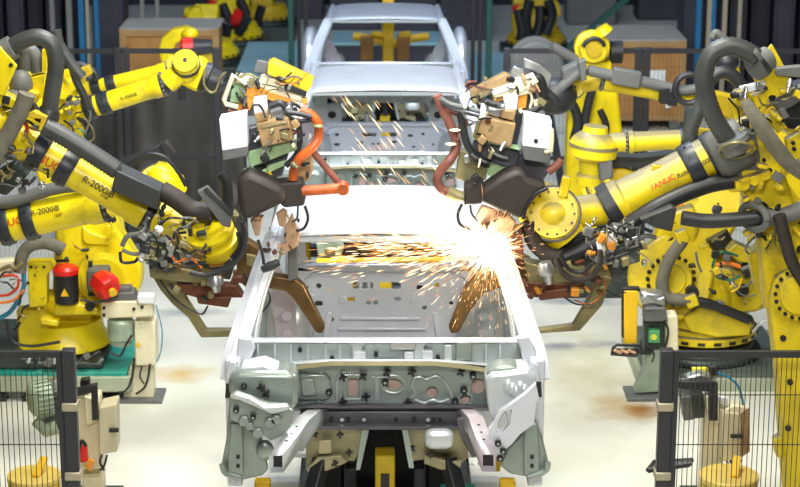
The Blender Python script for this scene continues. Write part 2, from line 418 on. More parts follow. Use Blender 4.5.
    for i in range(37):
        x = 252+(512-252)*i/36; q = 1-((x-383)/131)**2; y = 369.0-7*min(1, q*1.2)
        R.append([bp(x, y-3.5, .03), bp(x, y-2.5, -.035-.05*q), bp(x, y, -.04-.05*q), bp(x, y, .03)])
    mb.rings(R); mb.build('cowl_flange', CARP, root)
    # ---- firewall
    Yf = Y1-.47
    def fw(x, y, d): return P(x, -y, Yf)+V((0, d, 0))
    holes = [rrect(348, -396, 358, -378, 3), circ(393, -384, 9, 16, 6), circ(432, -392, 6), circ(465.5, -399.5, 5), circ(478, -386, 7, 14, 8)]
    mb = holed([(296, -405), (487, -405), (487, -366), (470, -360), (384, -357), (300, -362), (292, -372)], holes, .012, fw); mb.build('firewall', CARG, root)
    MB().plate([(340, 372), (484, 372), (484, 403), (340, 403)], Yf+.05, .02).build('sound_pad', PINKP, root)
    mb = MB()
    mb.plate([(295, 380), (299, 374), (326, 374), (331, 380), (331, 398), (326, 401), (300, 401), (295, 397)], Yf-.02, .02)
    mb.build('square_pressing', CARG, root, bevel=.012)
    MB().plate([(300, 379), (314, 379), (317, 396), (302, 397)], Yf-.035, .02).build('square_pressing', CARG, root, bevel=.008)
    mb = MB()
    def rim(pl, r=.006, d=-.004): mb.tube([P(x, y, Yf+d) for x, y in pl+[pl[0]]], r, 8, sm=False)
    rim([(345, 375), (361, 375), (361, 399), (345, 399)]); rim([(x, -y) for x, y in circ(393, -384, 12, 16, 9)]); rim([(x, -y) for x, y in circ(465.5, -399.5, 6.5)])
    mb.tube([P(x, y, Yf-.004) for x, y in ((414, 378), (420, 377), (427, 379), (436, 376), (444, 381), (450, 392), (452, 398))], .009, 8)
    mb.tube([P(x, y, Yf-.004) for x, y in ((414, 378), (412, 386), (415, 393), (412, 398))], .009, 8)
    mb.tube([P(x, y, Yf-.004) for x, y in ((372, 377), (376, 377), (376, 400))], .007, 8, sm=False)
    mb.tube([P(x, y, Yf-.004) for x, y in ((386, 377), (378, 377), (378, 400))], .007, 8, sm=False)
    mb.tube([P(x, y, Yf-.004) for x, y in ((346, 372), (340, 375), (337, 382), (337, 401))], .009, 8)
    mb.tube([P(x, y, Yf-.004) for x, y in ((321, 372), (318, 380), (319, 402))], .010, 8)
    mb.build('firewall_bead', CARM, root)
    for s in (1,):
        mb = MB(); mb.tube([P(x, y, Yf-.004) for x, y in ((415, 400), (424, 403), (432, 400), (440, 402), (449, 399))], .008, 8); mb.build('firewall_bead', CARM, root)
    def clip(x, y, d, r=.017, star=True):
        mb = MB(); c = P(x, y, Y1+d)
        mb.disc(c, (0, 1, .2), r*.72, .03, 12)
        if star:
            a0 = random.random()
            for k in range(4): a = a0+k*PI/2; mb.bar(c+V((0, -.008, 0)), c+V((math.cos(a)*r*1.5, -.008, math.sin(a)*r*1.5)), .011, .011)
        else: mb.disc(c, (0, 1, .2), r, .018, 14)
        o = mb.build('clip', BLK, root)
        if not star:
            MB().disc(c+V((0, -.016, 0)), (0, 1, .2), r*.42, .006, 10).build('clip_eye', CARG, o)
    for x, y in ((343, 377), (343, 401), (363, 376), (366, 396), (387, 372), (412, 372), (408, 402), (461, 372)): clip(x, y, -.49)
    for x, y in ((329, 392), (385, 382), (473, 376), (464, 390), (455, 401)): clip(x, y, -.49, .020, False)
    for x, y in ((284, 376), ): clip(x, y, -.5)
    # ---- cross member
    mb = MB()
    Yx = Y1-.52
    mb.prism([P(x, y, Yx) for x, y in ((300, 411), (470, 411), (470, 426), (300, 426))], (0, .1, 0)); mb.build('cross_member', CARD, root, bevel=.01)
    mb = MB(); R = []
    for i in range(31):
        x = 284+(490-284)*i/30; e = 1 if 310 < x < 462 else 0
        R.append([P(x, 402+2*(1-e), Yx+.08), P(x, 406+1.0*math.sin(i*.9), Yx-.06), P(x, 408, Yx-.06), P(x, 411, Yx+.05)])
    mb.rings(R); mb.build('cross_member_flange', CARD, root)
    MB().bar(P(300, 427, Yx-.04), P(470, 427, Yx-.04), .03, .02).build('cross_member_flange', CARD, root)
    for x in (320, 331, 342, 348, 364, 396, 414, 428, 434, 440): 
        MB().disc(P(x, 419.5, Yx-.004), (0, 1, 0), .014 if x in (331, 348, 414) else .011, .016, 12).build('bolt', BLK if x not in (320, 342, 364, 428) else SIL, root)
    # ---- toe boards
    mb = MB(); mb.plate([(303, 428), (366, 430), (362, 446), (355, 462), (333, 460), (318, 468), (306, 470), (306, 445)], [Y1-.50]*2+[Y1-.44]*3+[Y1-.40]*3, .03); mb.build('toe_board', CARC, root, bevel=.01)
    mb = MB(); mb.plate([(404, 430), (470, 428), (468, 458), (455, 470), (440, 466), (424, 460), (412, 462), (408, 446)], [Y1-.50]*2+[Y1-.42]*6, .03); mb.build('toe_board', CARC, root, bevel=.01)
    mb = MB(); mb.plate([(318, 440), (332, 440), (332, 454), (318, 455)], Y1-.53, .03); mb.build('toe_pressing', CARC, root, bevel=.01)
    MB().plate([(306, 470), (318, 457), (340, 456), (348, 462), (336, 468), (312, 476)], Y1-.5, .04).build('toe_flange', CARC, root, bevel=.006)
    MB().plate([(424, 455), (450, 462), (462, 460), (460, 470), (440, 470), (424, 464)], Y1-.5, .04).build('toe_flange', CARC, root, bevel=.006)
    MB().ell(P(439, 438, Y1-.58), .082, .06, .057, p=.6, n=24, m=14).build('moulded_cover', CARP, root)
    for x, y in ((315, 434), (340, 434), (349, 452), (335, 463), (412, 448), (430, 454)): clip(x, y, -.53, .014)
    for s in (0, 1):
        mb = MB(); mb.plate([(362, 430), (369, 430), (360, 470), (356, 470)] if s == 0 else [(402, 430), (408, 430), (414, 468), (409, 468)], Y1-.55, .05); mb.build('tunnel_flange', CARG, root)
    # ---- strut towers
    mb = MB(); fr = [(228, 378), (240, 372), (286, 372), (297, 376), (299, 404), (292, 412), (262, 410), (240, 400), (229, 398)]
    mb.plate(fr, [Y1-.74]*9, .22); mb.build('strut_tower', CARG, root, bevel=.03)
    mb = MB(); mb.plate([(240, 368), (264, 364), (284, 372), (282, 377), (244, 377)], Y1-.70, .16); mb.build('tower_cap', CAR, root, bevel=.015)
    mb = MB(); mb.plate([(485, 380), (492, 374), (528, 370), (537, 380), (536, 398), (510, 408), (497, 424), (491, 420), (487, 400)], [Y1-.74]*9, .22); mb.build('strut_tower', CARP, root, bevel=.03)
    mb = MB(); mb.plate([(486, 374), (498, 367), (512, 366), (524, 372), (520, 378), (490, 380)], Y1-.70, .15); mb.build('tower_cap', CARG, root, bevel=.012)
    mb = MB()
    for k in range(5): mb.ell(P(508+k*4, 386+((k*7) % 5)*1.5, Y1-.74), .025, .025, .04)
    mb.build('tower_dent', CARP, root)
    # ---- aprons
    mb = MB(); mb.plate([(229, 398), (236, 392), (252, 398), (268, 404), (286, 406), (294, 412), (290, 428), (282, 436), (270, 441), (256, 430), (240, 424), (230, 420)], Y1-.86, .05); mb.build('apron', CARG, root, bevel=.01)
    mb = MB(); mb.plate([(229, 399), (235, 393), (250, 397), (265, 406), (287, 405), (290, 410), (272, 415), (256, 408), (240, 401)], Y1-.90, .05); mb.build('apron_edge', CARP, root, bevel=.012)
    for x, y, r in ((244, 421, .03), (250, 426, .022), (258, 433, .03), (270, 423, .032), (276, 420, .03)): MB().disc(P(x, y, Y1-.87), (0, 1, 0), r, .02).build('apron_pressing', CARG, root, bevel=.006)
    for x, y in ((244, 386), (261, 387), (266, 393)): clip(x, y, -.75, .016, x != 244)
    for x, y in ((236, 410), (253, 417)): clip(x, y, -.88, .017, False)
    ax = lambda x, y, d: P(x, -y, Y1-.88)+V((0, d, 0))
    mb = holed([(536, -384), (539, -398), (536, -404), (534, -424), (520, -434), (512, -444), (498, -455), (489, -452), (489, -430), (494, -424), (500, -412), (512, -404), (526, -394)],
               [[(512, -409), (510, -424), (503, -432), (496, -432), (498, -421), (504, -412)]], .05, ax); mb.build('apron', CAR, root, bevel=.006)
    for x, y in ((498, 443), (503, 451), (500, 458)): clip(x, y, -.90, .018, False)
    # ---- frame rails
    for s, p in ((-1, ((322, 412), (302, 428), (276, 464))), (1, ((462, 412), (476, 426), (489, 463)))):
        a = P(*p[0], Y1-.50); b = P(*p[1], Y1-.70); c = P(*p[2], Y1-1.0)
        mb = MB(); R = []
        for q, w in ((a, .07), (b, .085), (c, .075)):
            d = (c-a).normalized(); _, sd, u = basis(V((0, -1, 0)))
            R.append([q+sd*(x*w/2)+V((0, 0, z*.10/2)) for x, z in ((-1, -1), (1, -1), (1, 1), (-1, 1))])
        mb.rings(R, cap=False); o = mb.build('frame_rail', CARP if s < 0 else PURP, root, solid=.006)
        mb = MB(); mb.box(c+V((0, .05, 0)), (.062, .02, .088)); mb.build('rail_socket', BLK, o)
        mb = MB()
        for t in (.2, .4, .6): mb.disc(b.lerp(c, t)+V((0, 0, .05)), (0, .3, 1), .008, .006, 8)
        mb.build('rail_hole', BLK, o)
    MB().plate([(299, 418), (318, 412), (316, 432), (303, 452), (296, 452)], Y1-.62, .05).build('rail_gusset', CARG, root, bevel=.008)
    MB().plate([(456, 420), (468, 416), (480, 440), (480, 456), (472, 458), (462, 440)], Y1-.62, .05).build('rail_gusset', CARD, root, bevel=.008)
    # ---- lower fender closing panels
    for s, pl in ((-1, [(230, 398), (244, 424), (262, 440), (268, 470), (262, 476), (244, 480), (226, 473), (221, 467), (226, 440)]), (1, [(536, 420), (520, 436), (508, 448), (500, 466), (510, 474), (526, 477), (543, 474), (549, 465), (543, 440)])):
        mb = MB(); mb.plate(pl, Y1-.68, .05); mb.build('closing_panel', CARG, root, bevel=.01)
        x0 = 237 if s < 0 else 531
        mb = MB(); mb.plate([(x0-7, 424), (x0+6, 424), (x0+6, 476), (x0-10, 474)] if s < 0 else [(x0-7, 428), (x0+7, 422), (x0+9, 474), (x0-7, 476)], Y1-.72, .04); mb.build('closing_flange', CARG, root, bevel=.008)
        for y in (457, 466): MB().disc(P(x0+1, y, Y1-.725), (0, 1, 0), .011, .012, 12).build('flange_hole', BLK, root)
        mb = MB(); mb.tube([P(x, y, Y1-.72) for x, y in ([(222, 464), (226, 473), (240, 478)] if s < 0 else [(548, 462), (545, 471), (528, 477)])], .018, 10); mb.build('jacking_lug', CARG, root)
        mb = MB(); mb.plate([(226, 372), (230, 362), (236, 362), (232, 398), (225, 398)] if s < 0 else [(532, 362), (538, 366), (542, 396), (536, 398)], Y1-.66, .05); mb.build('fender_mount', CAR, root, bevel=.006)
        mb = MB(); mb.plate([(226, 384), (232, 384), (231, 398), (225, 398)] if s < 0 else [(535, 382), (541, 382), (542, 397), (537, 397)], Y1-.67, .008); mb.build('fender_mount_hole', BLK, root)
    MB().ell(P(265, 450, Y1-.70), .05, .03, .06).build('apron_pressing', CARG, root)
    MB().tube([P(x, y, Y1-.9) for x, y in ((470, 464), (476, 465), (482, 463), (490, 462))], .008, 8).build('locating_pin', SIL, root)
    return root
car = build_car()
car2 = copy_tree(car); car2.location = (0, 16.0, .80); car2.scale = (1, 1, .85)
car2['label'] = 'middle bare white metal cab, second in line, directly behind the sparking cab'
for ch in kids(car2):
    if ch.name.split('.')[0] in ('rear_panel', 'rear_window_sill', 'pressed_bead'): ch.scale = (1, 1, .90)
mb = MB(); mb.box((0, 17.06, 1.835), (1.2, .02, .11)); mb.build('window_header', CARP, car2)
for x in (-.42, -.2, .1, .36): mb = MB(); mb.disc((x, 17.045, 1.84), (0, 1, 0), .05, .02); mb.build('header_oval', CAR, car2)
for s in (-1, 1): MB().prism([(s*.52, 17.05, 1.50), (s*.37, 17.05, 1.52), (s*.385, 17.05, 1.80), (s*.54, 17.05, 1.86)], (0, .03, 0)).build('window_side_panel', CARP, car2, bevel=.01); MB().disc((s*.46, 17.04, 1.66), (0, 1, 0), .035, .02).build('side_panel_hole', BLK, car2)
car3 = copy_tree(car, skip=('rear_panel', 'pressed_bead', 'rear_window_sill')); car3.location = (0, 22.3, .41)
car3['label'] = 'farthest bare white metal cab, last in line, yellow fixture showing through its window'
for s in (-1, 1):
    mb = MB(); p = car3.location
    mb.ell((s*.86, p.y+.5, p.z+.68), .10, .42, .46, p=.75)
    mb.build('side_panel', CAR, car3)
car3.scale = (1, 1, .85)
# carriers (skids) under the cabs
def carrier(y, label, up=0.):
    r = thing('body_carrier', label, 'carrier', (0, y, 0), 'carriers under the car bodies')
    mb = MB()
    for s in (-1, 1): mb.box((s*.45, y+.3, .26), (.14, 2.4, .16))
    mb.build('skid_rail', CARD, r, bevel=.01)
    mb = MB()
    for yy in (-.7, .4, 1.3): mb.box((0, y+yy, .24), (1.5, .12, .1))
    mb.build('skid_crossbar', CARD, r, bevel=.01)
    for s in (-1, 1):
        for yy in (-.42, 1.0):
            mb = MB(); mb.bar((s*.70, y+yy, .2), (s*.70, y+yy, .70+up), .09, .09, up=V((0, 1, 0))); mb.build('support_post', YTOOL, r, bevel=.008)
            mb = MB(); mb.bar((s*.52, y-.75, .3), (s*.36, y-.45, .84+up), .08, .09); 
            if yy < 0: mb.build('black_strut', BLK, r, bevel=.01)
    mb = MB(); mb.bar((0, y-.22, .24), (0, y-.22, .8+up), .115, .16, up=V((0, 1, 0))); o = mb.build('centre_post', YEL2, r, bevel=.012)  # darker yellow stands in for shade under the cab
    mb = MB(); mb.box((0, y-.305, .60), (.05, .012, .18)); mb.build('slot', BLK, o)
    for s in (-1, 1):
        mb = MB(); mb.box((s*.2, y-.2, .45), (.07, .1, .5)); mb.build('dark_block', BLK, r, bevel=.01)  # black blocks added to darken the opening beside the post
    for s in (-1, 1): MB().box((s*.34, y+.25, .5+up/2), (.16, .2, .6+up)).build('dark_side_block', BLK, r, bevel=.01)  # more black blocks added to keep the space under the cab dark
    MB().box((0, y+.6, .5+up/2), (.8, .1, .6+up)).build('dark_back_sheet', BLK, r, bevel=.01)  # black sheet added as the dark behind the post
    mb = MB(); mb.box((.42, y-.3, .50), (.2, .1, .22)); mb.build('teal_pad', TEAL, r, bevel=.01)
    mb = MB(); mb.cyl((-.2, y-.42, .33), (-.2, y-.42, .62), .035); mb.cyl((-.13, y-.44, .33), (-.13, y-.44, .55), .03); mb.build('air_cylinder', SIL, r)
    for s in (-1, 1):
        mb = MB(); mb.box((s*.45, y+.25, .09), (.2, 2.9, .18)); mb.build('conveyor_track', DPLAT, r)
    return r
carrier(Y1, 'yellow posted carrier with dark skid rails under the nearest cab')
carrier(16.0, 'dark carrier holding up the second cab in line', .10)
carrier(22.3, 'dark carrier holding up the farthest cab in line', -.29)
# yellow Y-shaped fixture seen through the cabs
r = thing('locating_fixture', 'yellow wide-armed locating fixture seen through the windscreen of the farthest cab', 'fixture', (.0, 24.0, 0))
Yx = 24.0
MB().bar((0.04, Yx, 0), (.04, Yx, 1.62), .14, .14).build('column', YTOOL, r, bevel=.02)
for s in (-1, 1):
    MB().tube([P(391+s*2, 44, Yx), P(391+s*12, 41, Yx), P(391+s*24, 38, Yx), P(391+s*38, 36, Yx)], .05, 10).build('arm', YTOOL, r)
    MB().plate([(391+s*7, 38), (391+s*9, 33), (391+s*19, 32), (391+s*21, 36)], Yx-.1, .12).build('clamp', YTOOL, r, bevel=.01)
    MB().box((s*.22, Yx, .95), (.16, .2, .3)).build('valve_block', CRATE, r, bevel=.02)
r = thing('clamp_beam', 'long yellow clamp beam seen through the rear window of the nearest cab', 'fixture', (0, 13.0, 0))
Yx = 13.0
MB().bar(P(316, 264, Yx), P(476, 262.5, Yx), .09, .065).build('beam', YTOOL, r, bevel=.012)
MB().plate([(316, 244), (330, 238), (344, 246), (342, 257), (318, 257)], Yx+.05, .1).build('pale_block', MOTG, r, bevel=.012)
for x in (330, 366, 400, 436): MB().box(P(x, 252, Yx-.23), (.07, .03, .05)).build('clamp', OLIVE if x < 340 else BRONZE, r, bevel=.01)
MB().plate([(340, 222), (482, 222), (486, 257), (346, 258)], Yx-.2, .06).build('dark_plate', BRNB, r, bevel=.01)
for x in (345, 440): MB().bar((P(x, 262, Yx).x, Yx, 0), P(x, 258, Yx), .12, .12, up=V((0, 1, 0))).build('column', YTOOL, r, bevel=.01)
# ================================================================== ROBOTS
def robot_base(r, x, y, z0, yaw=0, k=1., motors=True, m=YEL, foot=True):
    """pedestal, slewing ring and housing of a six axis robot; yaw = way the arm faces"""
    c = V((x, y, z0)); f = V((math.cos(yaw), math.sin(yaw), 0)); s = V((-f.y, f.x, 0)); z = V((0, 0, 1))
    if foot:
        mb = MB(); mb.box(c+z*.10*k, (1.0*k, .9*k, .2*k), f); mb.prof(c+z*.2*k, c+z*.27*k, [(0, .40*k), (1, .36*k)], 28); mb.build('pedestal', DPLAT, r, bevel=.015)
    mb = MB(); mb.prof(c+z*.26*k, c+z*.46*k, [(0, .34*k), (.1, .385*k), (.35, .385*k), (.4, .36*k), (.55, .36*k), (.6, .33*k), (1, .30*k)], 36); mb.build('slewing_ring', m, r)
    mb = MB()
    for i in range(22):
        a = 2*PI*i/22; mb.box(c+z*.30*k+V((math.cos(a), math.sin(a), 0))*.385*k, (.014, .05*k, .022), V((math.cos(a), math.sin(a), 0)))
    mb.build('ring_slots', BLK, r)
    # housing
    mb = MB(); a = [(-.30, .44), (.28, .44), (.30, .56), (.22, .80), (.05, .92), (-.14, .88), (-.30, .62)]
    mb.prism([c+f*(p*k)+z*(q*k)-s*.16*k for p, q in a], s*.30*k); mb.build('shoulder_housing', m, r, bevel=.025)
    mb = MB(); mb.prism([c+f*(p*k)+z*(q*k)-s*.30*k for p, q in ((-.32, .44), (-.05, .44), (-.05, .80), (-.10, .84), (-.32, .84))], s*.14*k); mb.build('side_casting', m, r, bevel=.02)
    if motors:
        q = c-s*.22*k+f*.12*k+z*.46*k
        mb = MB(); mb.prof(q, q+z*.24*k, [(0, .085*k), (.1, .095*k), (1, .095*k)], 20); o = mb.build('slewing_motor', BLK, r)
        mb = MB(); mb.prof(q+z*.24*k, q+z*.31*k, [(0, .10*k), (.5, .105*k), (1, .085*k)], 20); mb.build('motor_cap', RED, o)
    return c, f, s
def lower_arm(r, S, E, ax, rS=.24, rE=.17, th=.18, m=YEL, cover=True):
    S = V(S); E = V(E); ax = V(ax).normalized(); d = (E-S).normalized(); n = d.cross(ax).normalized()
    d = (E-S); d = (d-ax*d.dot(ax)).normalized(); n = d.cross(ax).normalized()
    L = 16; out = []
    for i in range(L+1): a = PI*i/L; out.append(S+(n*math.cos(a)-d*math.sin(a))*rS)
    for t, w in ((.35, .74), (.7, .85)): out.append(S.lerp(E, t)-n*(rS+(rE-rS)*t)*w)
    for i in range(L+1): a = PI+PI*i/L; out.append(E+(n*math.cos(a)-d*math.sin(a))*rE)
    for t, w in ((.7, .85), (.35, .74)): out.append(S.lerp(E, t)+n*(rS+(rE-rS)*t)*w)
    mb = MB(); mb.prism([p-ax*th/2 for p in out], ax*th); o = mb.build('lower_arm', m, r, bevel=.025)
    if cover:
        for q, R, nm in ((S, rS, 'shoulder_cover'), (E, rE, 'elbow_cover')):
            mb = MB(); mb.prof(q-ax*th*.5, q-ax*(th*.5+.05), [(0, R*.80), (.6, R*.80), (.65, R*.62), (1, R*.58)], 28); p = mb.build(nm, m, r)
            mb = MB()
            for i in range(18):
                a = 2*PI*i/18; v = n*math.cos(a)+d*math.sin(a); mb.cyl(q+v*R*.71-ax*(th*.5+.03), q+v*R*.71-ax*(th*.5+.042), R*.05, n=8)
            mb.build('bolt_circle', BLK, p)
    return o
def forearm(r, A, B, rA, rB, bands=(.16, .34), bw=.07, flange=True, m=YEL, cap=None, n=30, bandm=BAND):
    A = V(A); B = V(B)
    mb = MB(); mb.prof(A, B, [(0, rA*.86), (.03, rA), (.40, rA*.98), (.62, rA*.98+(rB-rA)*.4), (.80, rB), (.90, rB*1.02), (.92, rB*1.14), (1., rB*1.14)], n)
    fo = mb.build('forearm', m, r)
    d = (B-A); L = d.length; _, sd, u = basis(d)
    for t in bands:
        mb = MB(); p = A+d*t; q = A+d*(t+bw); mb.prof(p, q, [(0, rA*.9), (.02, rA*1.12), (.2, rA*1.14), (.8, rA*1.14), (.98, rA*1.10), (1, rA*.9)], n)
        b = mb.build('band', bandm, r)
        mb = MB()
        for i in range(10):
            a = 2*PI*i/10; v = sd*math.cos(a)+u*math.sin(a); c = p.lerp(q, .5)+v*rA*1.14; mb.cyl(c-v*.004, c+v*.006, .008, n=8)
        mb.build('band_screw', BLK, b)
    if flange:
        mb = MB(); q = B+d.normalized()*rB*.55; mb.prof(B, q, [(0, rB*1.05), (.1, rB*1.10), (.5, rB*1.10), (.55, rB*.98), (1, rB*.95)], n); b = mb.build('flange_ring', DGR, r)
        mb = MB()
        for i in range(16):
            a = 2*PI*i/16; v = sd*math.cos(a)+u*math.sin(a); mb.cyl(B+v*rB*1.10+d.normalized()*rB*.14, B+v*rB*1.10+d.normalized()*rB*.34, .010, n=8)
        mb.build('flange_bolt', GRY, b)
    if cap:
        mb = MB(); q = A-d.normalized()*cap; mb.prof(q, A, [(0, rA*.55), (.25, rA*.72), (.6, rA*.78), (1, rA*.86)], n); mb.build('rear_cap', GRY, r)
    return fo
def wrist(r, B, Wc, ax, R, th, neck=.09, m=YEL, cov=True):
    """neck from the forearm to the pitching joint, then a stepped disc about ax (ax points at the viewer)"""
    B = V(B); Wc = V(Wc); ax = V(ax).normalized()
    mb = MB(); mb.prof(B, Wc, [(0, neck), (.5, neck*.95), (1, neck*.8)], 22); mb.ell(Wc, R*.95, R*.95, th*.55, d=None if abs(ax.z) > .9 else basis(ax)[1])
    mb.build('wrist_neck', m, r)
    mb = MB(); mb.prof(Wc-ax*th/2, Wc+ax*th/2, [(0, R*.88), (.1, R), (.55, R), (.6, R*1.03), (.75, R*1.03), (.78, R*.93), (1, R*.9)], 32); w = mb.build('wrist_housing', m, r)
    if cov:
        mb = MB(); _, s, u = basis(ax)
        mb.prof(Wc+ax*th*.1, Wc+ax*th*.27, [(0, R*1.045), (1, R*1.045)], 32); mb.build('wrist_seal', DGR, w)
        mb = MB()
        for i in range(14):
            a = 2*PI*i/14; mb.cyl(Wc+ax*th*.5+(s*math.cos(a)+u*math.sin(a))*R*.78, Wc+ax*(th*.5+.008)+(s*math.cos(a)+u*math.sin(a))*R*.78, R*.045, n=8)
        mb.cyl(Wc+ax*th*.5, Wc+ax*(th*.5+.01), R*.16, n=14); mb.build('wrist_bolt', BLK, w)
    return w
def hose(r, px, Y, rpx, m=HOSE, name='cable_hose', corr=True, n=18):
    Ys = Y if isinstance(Y, (list, tuple)) else [Y]*len(px)
    pts = [P(x, y, yy) for (x, y), yy in zip(px, Ys)]; rr = M(rpx, sum(Ys)/len(Ys))
    mb = MB(); mb.tube(pts, rr, n, corr=rr*.40 if corr else 0, k=12)
    return mb.build(name, m, r, sharp=1.2 if corr else .6)
def wires(r, lst, name='wire'):
    for px, Y, rpx, m in lst: hose(r, px, Y, rpx, m, name, False, 8)
def word(parent, s, size, px, Y, d, r, m, rot=0., name='lettering'):
    a = P(*px, Y); mb = MB(); wrap_text(mb, s, size, a, d, r, rot); return mb.build(name, m, parent)
AXV = V((0, -1, .25))   # towards the aisle end where the camera stands
def clutter(r, x0, y0, x1, y1, Y, n, seed, cols, rad=(.7, 1.8), L=(10, 26), name='cable'):
    q = random.Random(seed)
    for i in range(n):
        x, y = q.uniform(x0, x1), q.uniform(y0, y1); a = q.uniform(-.9, .9)+(PI if q.random() < .5 else 0); px = [(x, y)]
        l = q.uniform(*L)/3
        for k in range(3): a += q.uniform(-.9, .9); x = min(x1+4, max(x0-4, x+math.cos(a)*l)); y = min(y1+4, max(y0-4, y+math.sin(a)*l)); px.append((x, y))
        yy = Y+q.uniform(-.05, .05); hose(r, px, [yy+q.uniform(-.03, .03) for _ in px], q.uniform(*rad), q.choice(cols), name, False, 7)
def bits(r, x0, y0, x1, y1, Y, n, seed, cols, size=(.02, .06), name='fitting'):
    q = random.Random(seed)
    for i in range(n):
        c = P(q.uniform(x0, x1), q.uniform(y0, y1), Y+q.uniform(-.04, .04)); w, h = q.uniform(*size), q.uniform(*size)
        if q.random() < .5: MB().box(c, (w, .05, h), V((1, 0, q.uniform(-.8, .8)))).build(name, q.choice(cols), r, bevel=.005)
        else:
            v = V((q.uniform(-1, 1), -.3, q.uniform(-1, 1))).normalized(); MB().prof(c-v*w*.7, c+v*w*.7, [(0, h*.3), (.2, h*.42), (.6, h*.42), (.65, h*.3), (1, h*.28)], 12).build(name, q.choice(cols), r)
GRP_R = 'yellow welding robots along the line'

# ---- near left robot ------------------------------------------------
Y = 11.35
r = thing('welding_robot', 'large robot at near left, its lettered arm sloping down under an arching black hose', 'robot', (-3.05, Y+.1, 0), GRP_R)
robot_base(r, -3.05, Y+.1, 0, 0)
lower_arm(r, (-3.0, Y, .72), P(-55, 120, Y), (0, -1, 0)); 
mb = MB(); mb.bar(P(-75, 105, Y), P(6, 135, Y), .34, .30); mb.build('elbow_housing', YEL, r, bevel=.04)
A, B = P(2, 130, Y), P(146, 211, Y)
fo = forearm(r, A, B, M(18, Y), M(17, Y), bands=(.21, .40), bw=.095)
d = (B-A).normalized()
word(fo, 'R-2000iB', M(9.3, Y), (84, 177), Y, d, M(18.6, Y), BLKT, rot=-.10)
word(fo, '210F', M(4.5, Y), (104, 188), Y, d, M(18.6, Y), BLKT, rot=-.42)
word(fo, 'FANUC', M(12, Y), (28, 145), Y, d, M(18.6, Y), REDT, rot=-.3)
Wc = P(203, 232, Y-.02)
wrist(r, B+d*.06, Wc, V((.15, -1, .5)), M(27, Y), M(38, Y), neck=M(16, Y))
mb = MB(); q = P(213, 238, Y-.12); a_ = V((-.25, -.42, .87)).normalized(); mb.prof(q-a_*.10, q+a_*.09, [(0, M(20, Y)), (.3, M(25, Y)), (.45, M(25, Y)), (.5, M(21, Y)), (.65, M(21, Y)), (.7, M(24, Y)), (.85, M(24, Y)), (.9, M(17, Y)), (1, M(16, Y))], 32); mb.build('wrist_ring', YEL, r)
mb = MB(); mb.prof(P(222, 205, Y), P(205, 232, Y), [(0, M(20, Y)), (.5, M(20, Y)), (1, M(12, Y))], 22); mb.build('tool_flange', OLIVE, r)
mb = MB(); mb.plate([(111, 191), (116, 170), (161, 191), (158, 211)], Y-.24, .2); mb.build('cover_box', BOXG, r, bevel=.008)
hose(r, [(44, 126), (66, 138), (92, 154), (118, 171)], Y-.17, 9.5)
hose(r, [(161, 190), (176, 199), (192, 210), (212, 213)], Y-.15, 10, CONE, corr=False)
mb = MB(); mb.plate([(197, 192), (207, 187), (232, 215), (230, 228), (222, 226)], Y-.26, .06); mb.build('bracket_plate', GRY, r, bevel=.006)
mb = MB(); mb.plate([(203, 190), (207, 187), (234, 214), (231, 217)], Y-.28, .02); mb.build('bracket_rib', BOXG, r, bevel=.004)
hose(r, [(206, 210), (222, 212), (229, 200), (228, 182), (222, 172)], Y-.1, 8, DGR, corr=False)
# upper cluster
mb = MB(); mb.plate([(-16, 42), (0, 47), (17, 66), (4, 96), (-16, 92)], Y-.2, .03); mb.build('guard_plate', YEL, r, bevel=.006)
MB().disc(P(11, 65, Y-.2), (0, 1, 0), .012, .02, 10).build('guard_bolt', BLK, r)
mb = MB(); a, b = P(2, 46, Y-.15), P(14, 60, Y-.15); mb.cyl(P(4, 52, Y-.12), P(13, 47, Y-.12), M(12, Y)); mb.build('hose_clamp', GRY, r)
hose(r, [(4, 53), (20, 42), (38, 37), (52, 45), (56, 64), (53, 88), (48, 118)], Y-.12, 8.2, corr=False)
mb = MB(); mb.prof(P(50, 108, Y-.12), P(46, 122, Y-.12), [(0, M(9, Y)), (.3, M(11, Y)), (1, M(12, Y))], 20); mb.build('hose_collar', DGR, r)
hose(r, [(38, 72), (34, 55), (28, 52), (26, 70)], Y+.15, 7, GRY, corr=False)
hose(r, [(56, 30), (59, 44), (70, 62), (82, 78)], Y+.6, 5.5, HOSE, corr=False)
mb = MB(); mb.plate([(-10, 90), (0, 91), (22, 103), (18, 111), (-10, 100)], Y-.15, .10); mb.build('beam', YEL, r, bevel=.008)
hose(r, [(-4, 160), (8, 135), (20, 112), (27, 94)], Y-.24, 8.5, FAB, 'fabric_sleeve', False)
mb = MB(); mb.plate([(26, 115), (34, 111), (47, 117), (42, 131), (38, 130), (41, 119), (28, 118)], Y-.22, .12); mb.build('angle_bracket', YEL2, r, bevel=.004)
mb = MB(); mb.plate([(28, 78), (45, 74), (45, 100), (34, 96)], Y+.1, .12); mb.build('angle_bracket', YEL, r, bevel=.006)
mb = MB(); mb.plate([(42, 50), (47, 50), (46, 72), (42, 72)], Y+.1, .05); mb.build('guard_strip', YEL, r)
mb = MB(); mb.ell(P(21, 84, Y+.1), .07, .07, .085); mb.ell(P(12, 100, Y), .07, .06, .06); mb.build('grey_joint', GRY, r)
for x, y, w, h in ((30, 98, 9, 16), (8, 120, 8, 9)): MB().plate([(x-w, y), (x, y-h/2), (x+w, y-h/4), (x+w*.5, y+h/2)], Y+.05, .12).build('casting', YEL2, r, bevel=.01)
wires(r, [([(0, 152), (8, 147), (14, 150)], Y-.26, 2.6, DGR), ([(-2, 158), (8, 155), (16, 158)], Y-.26, 2.6, DGR), ([(24, 122), (27, 127), (26, 135)], Y-.1, 2, CRED), ([(0, 170), (8, 178), (12, 172)], Y-.1, 1.6, OLIVE)])
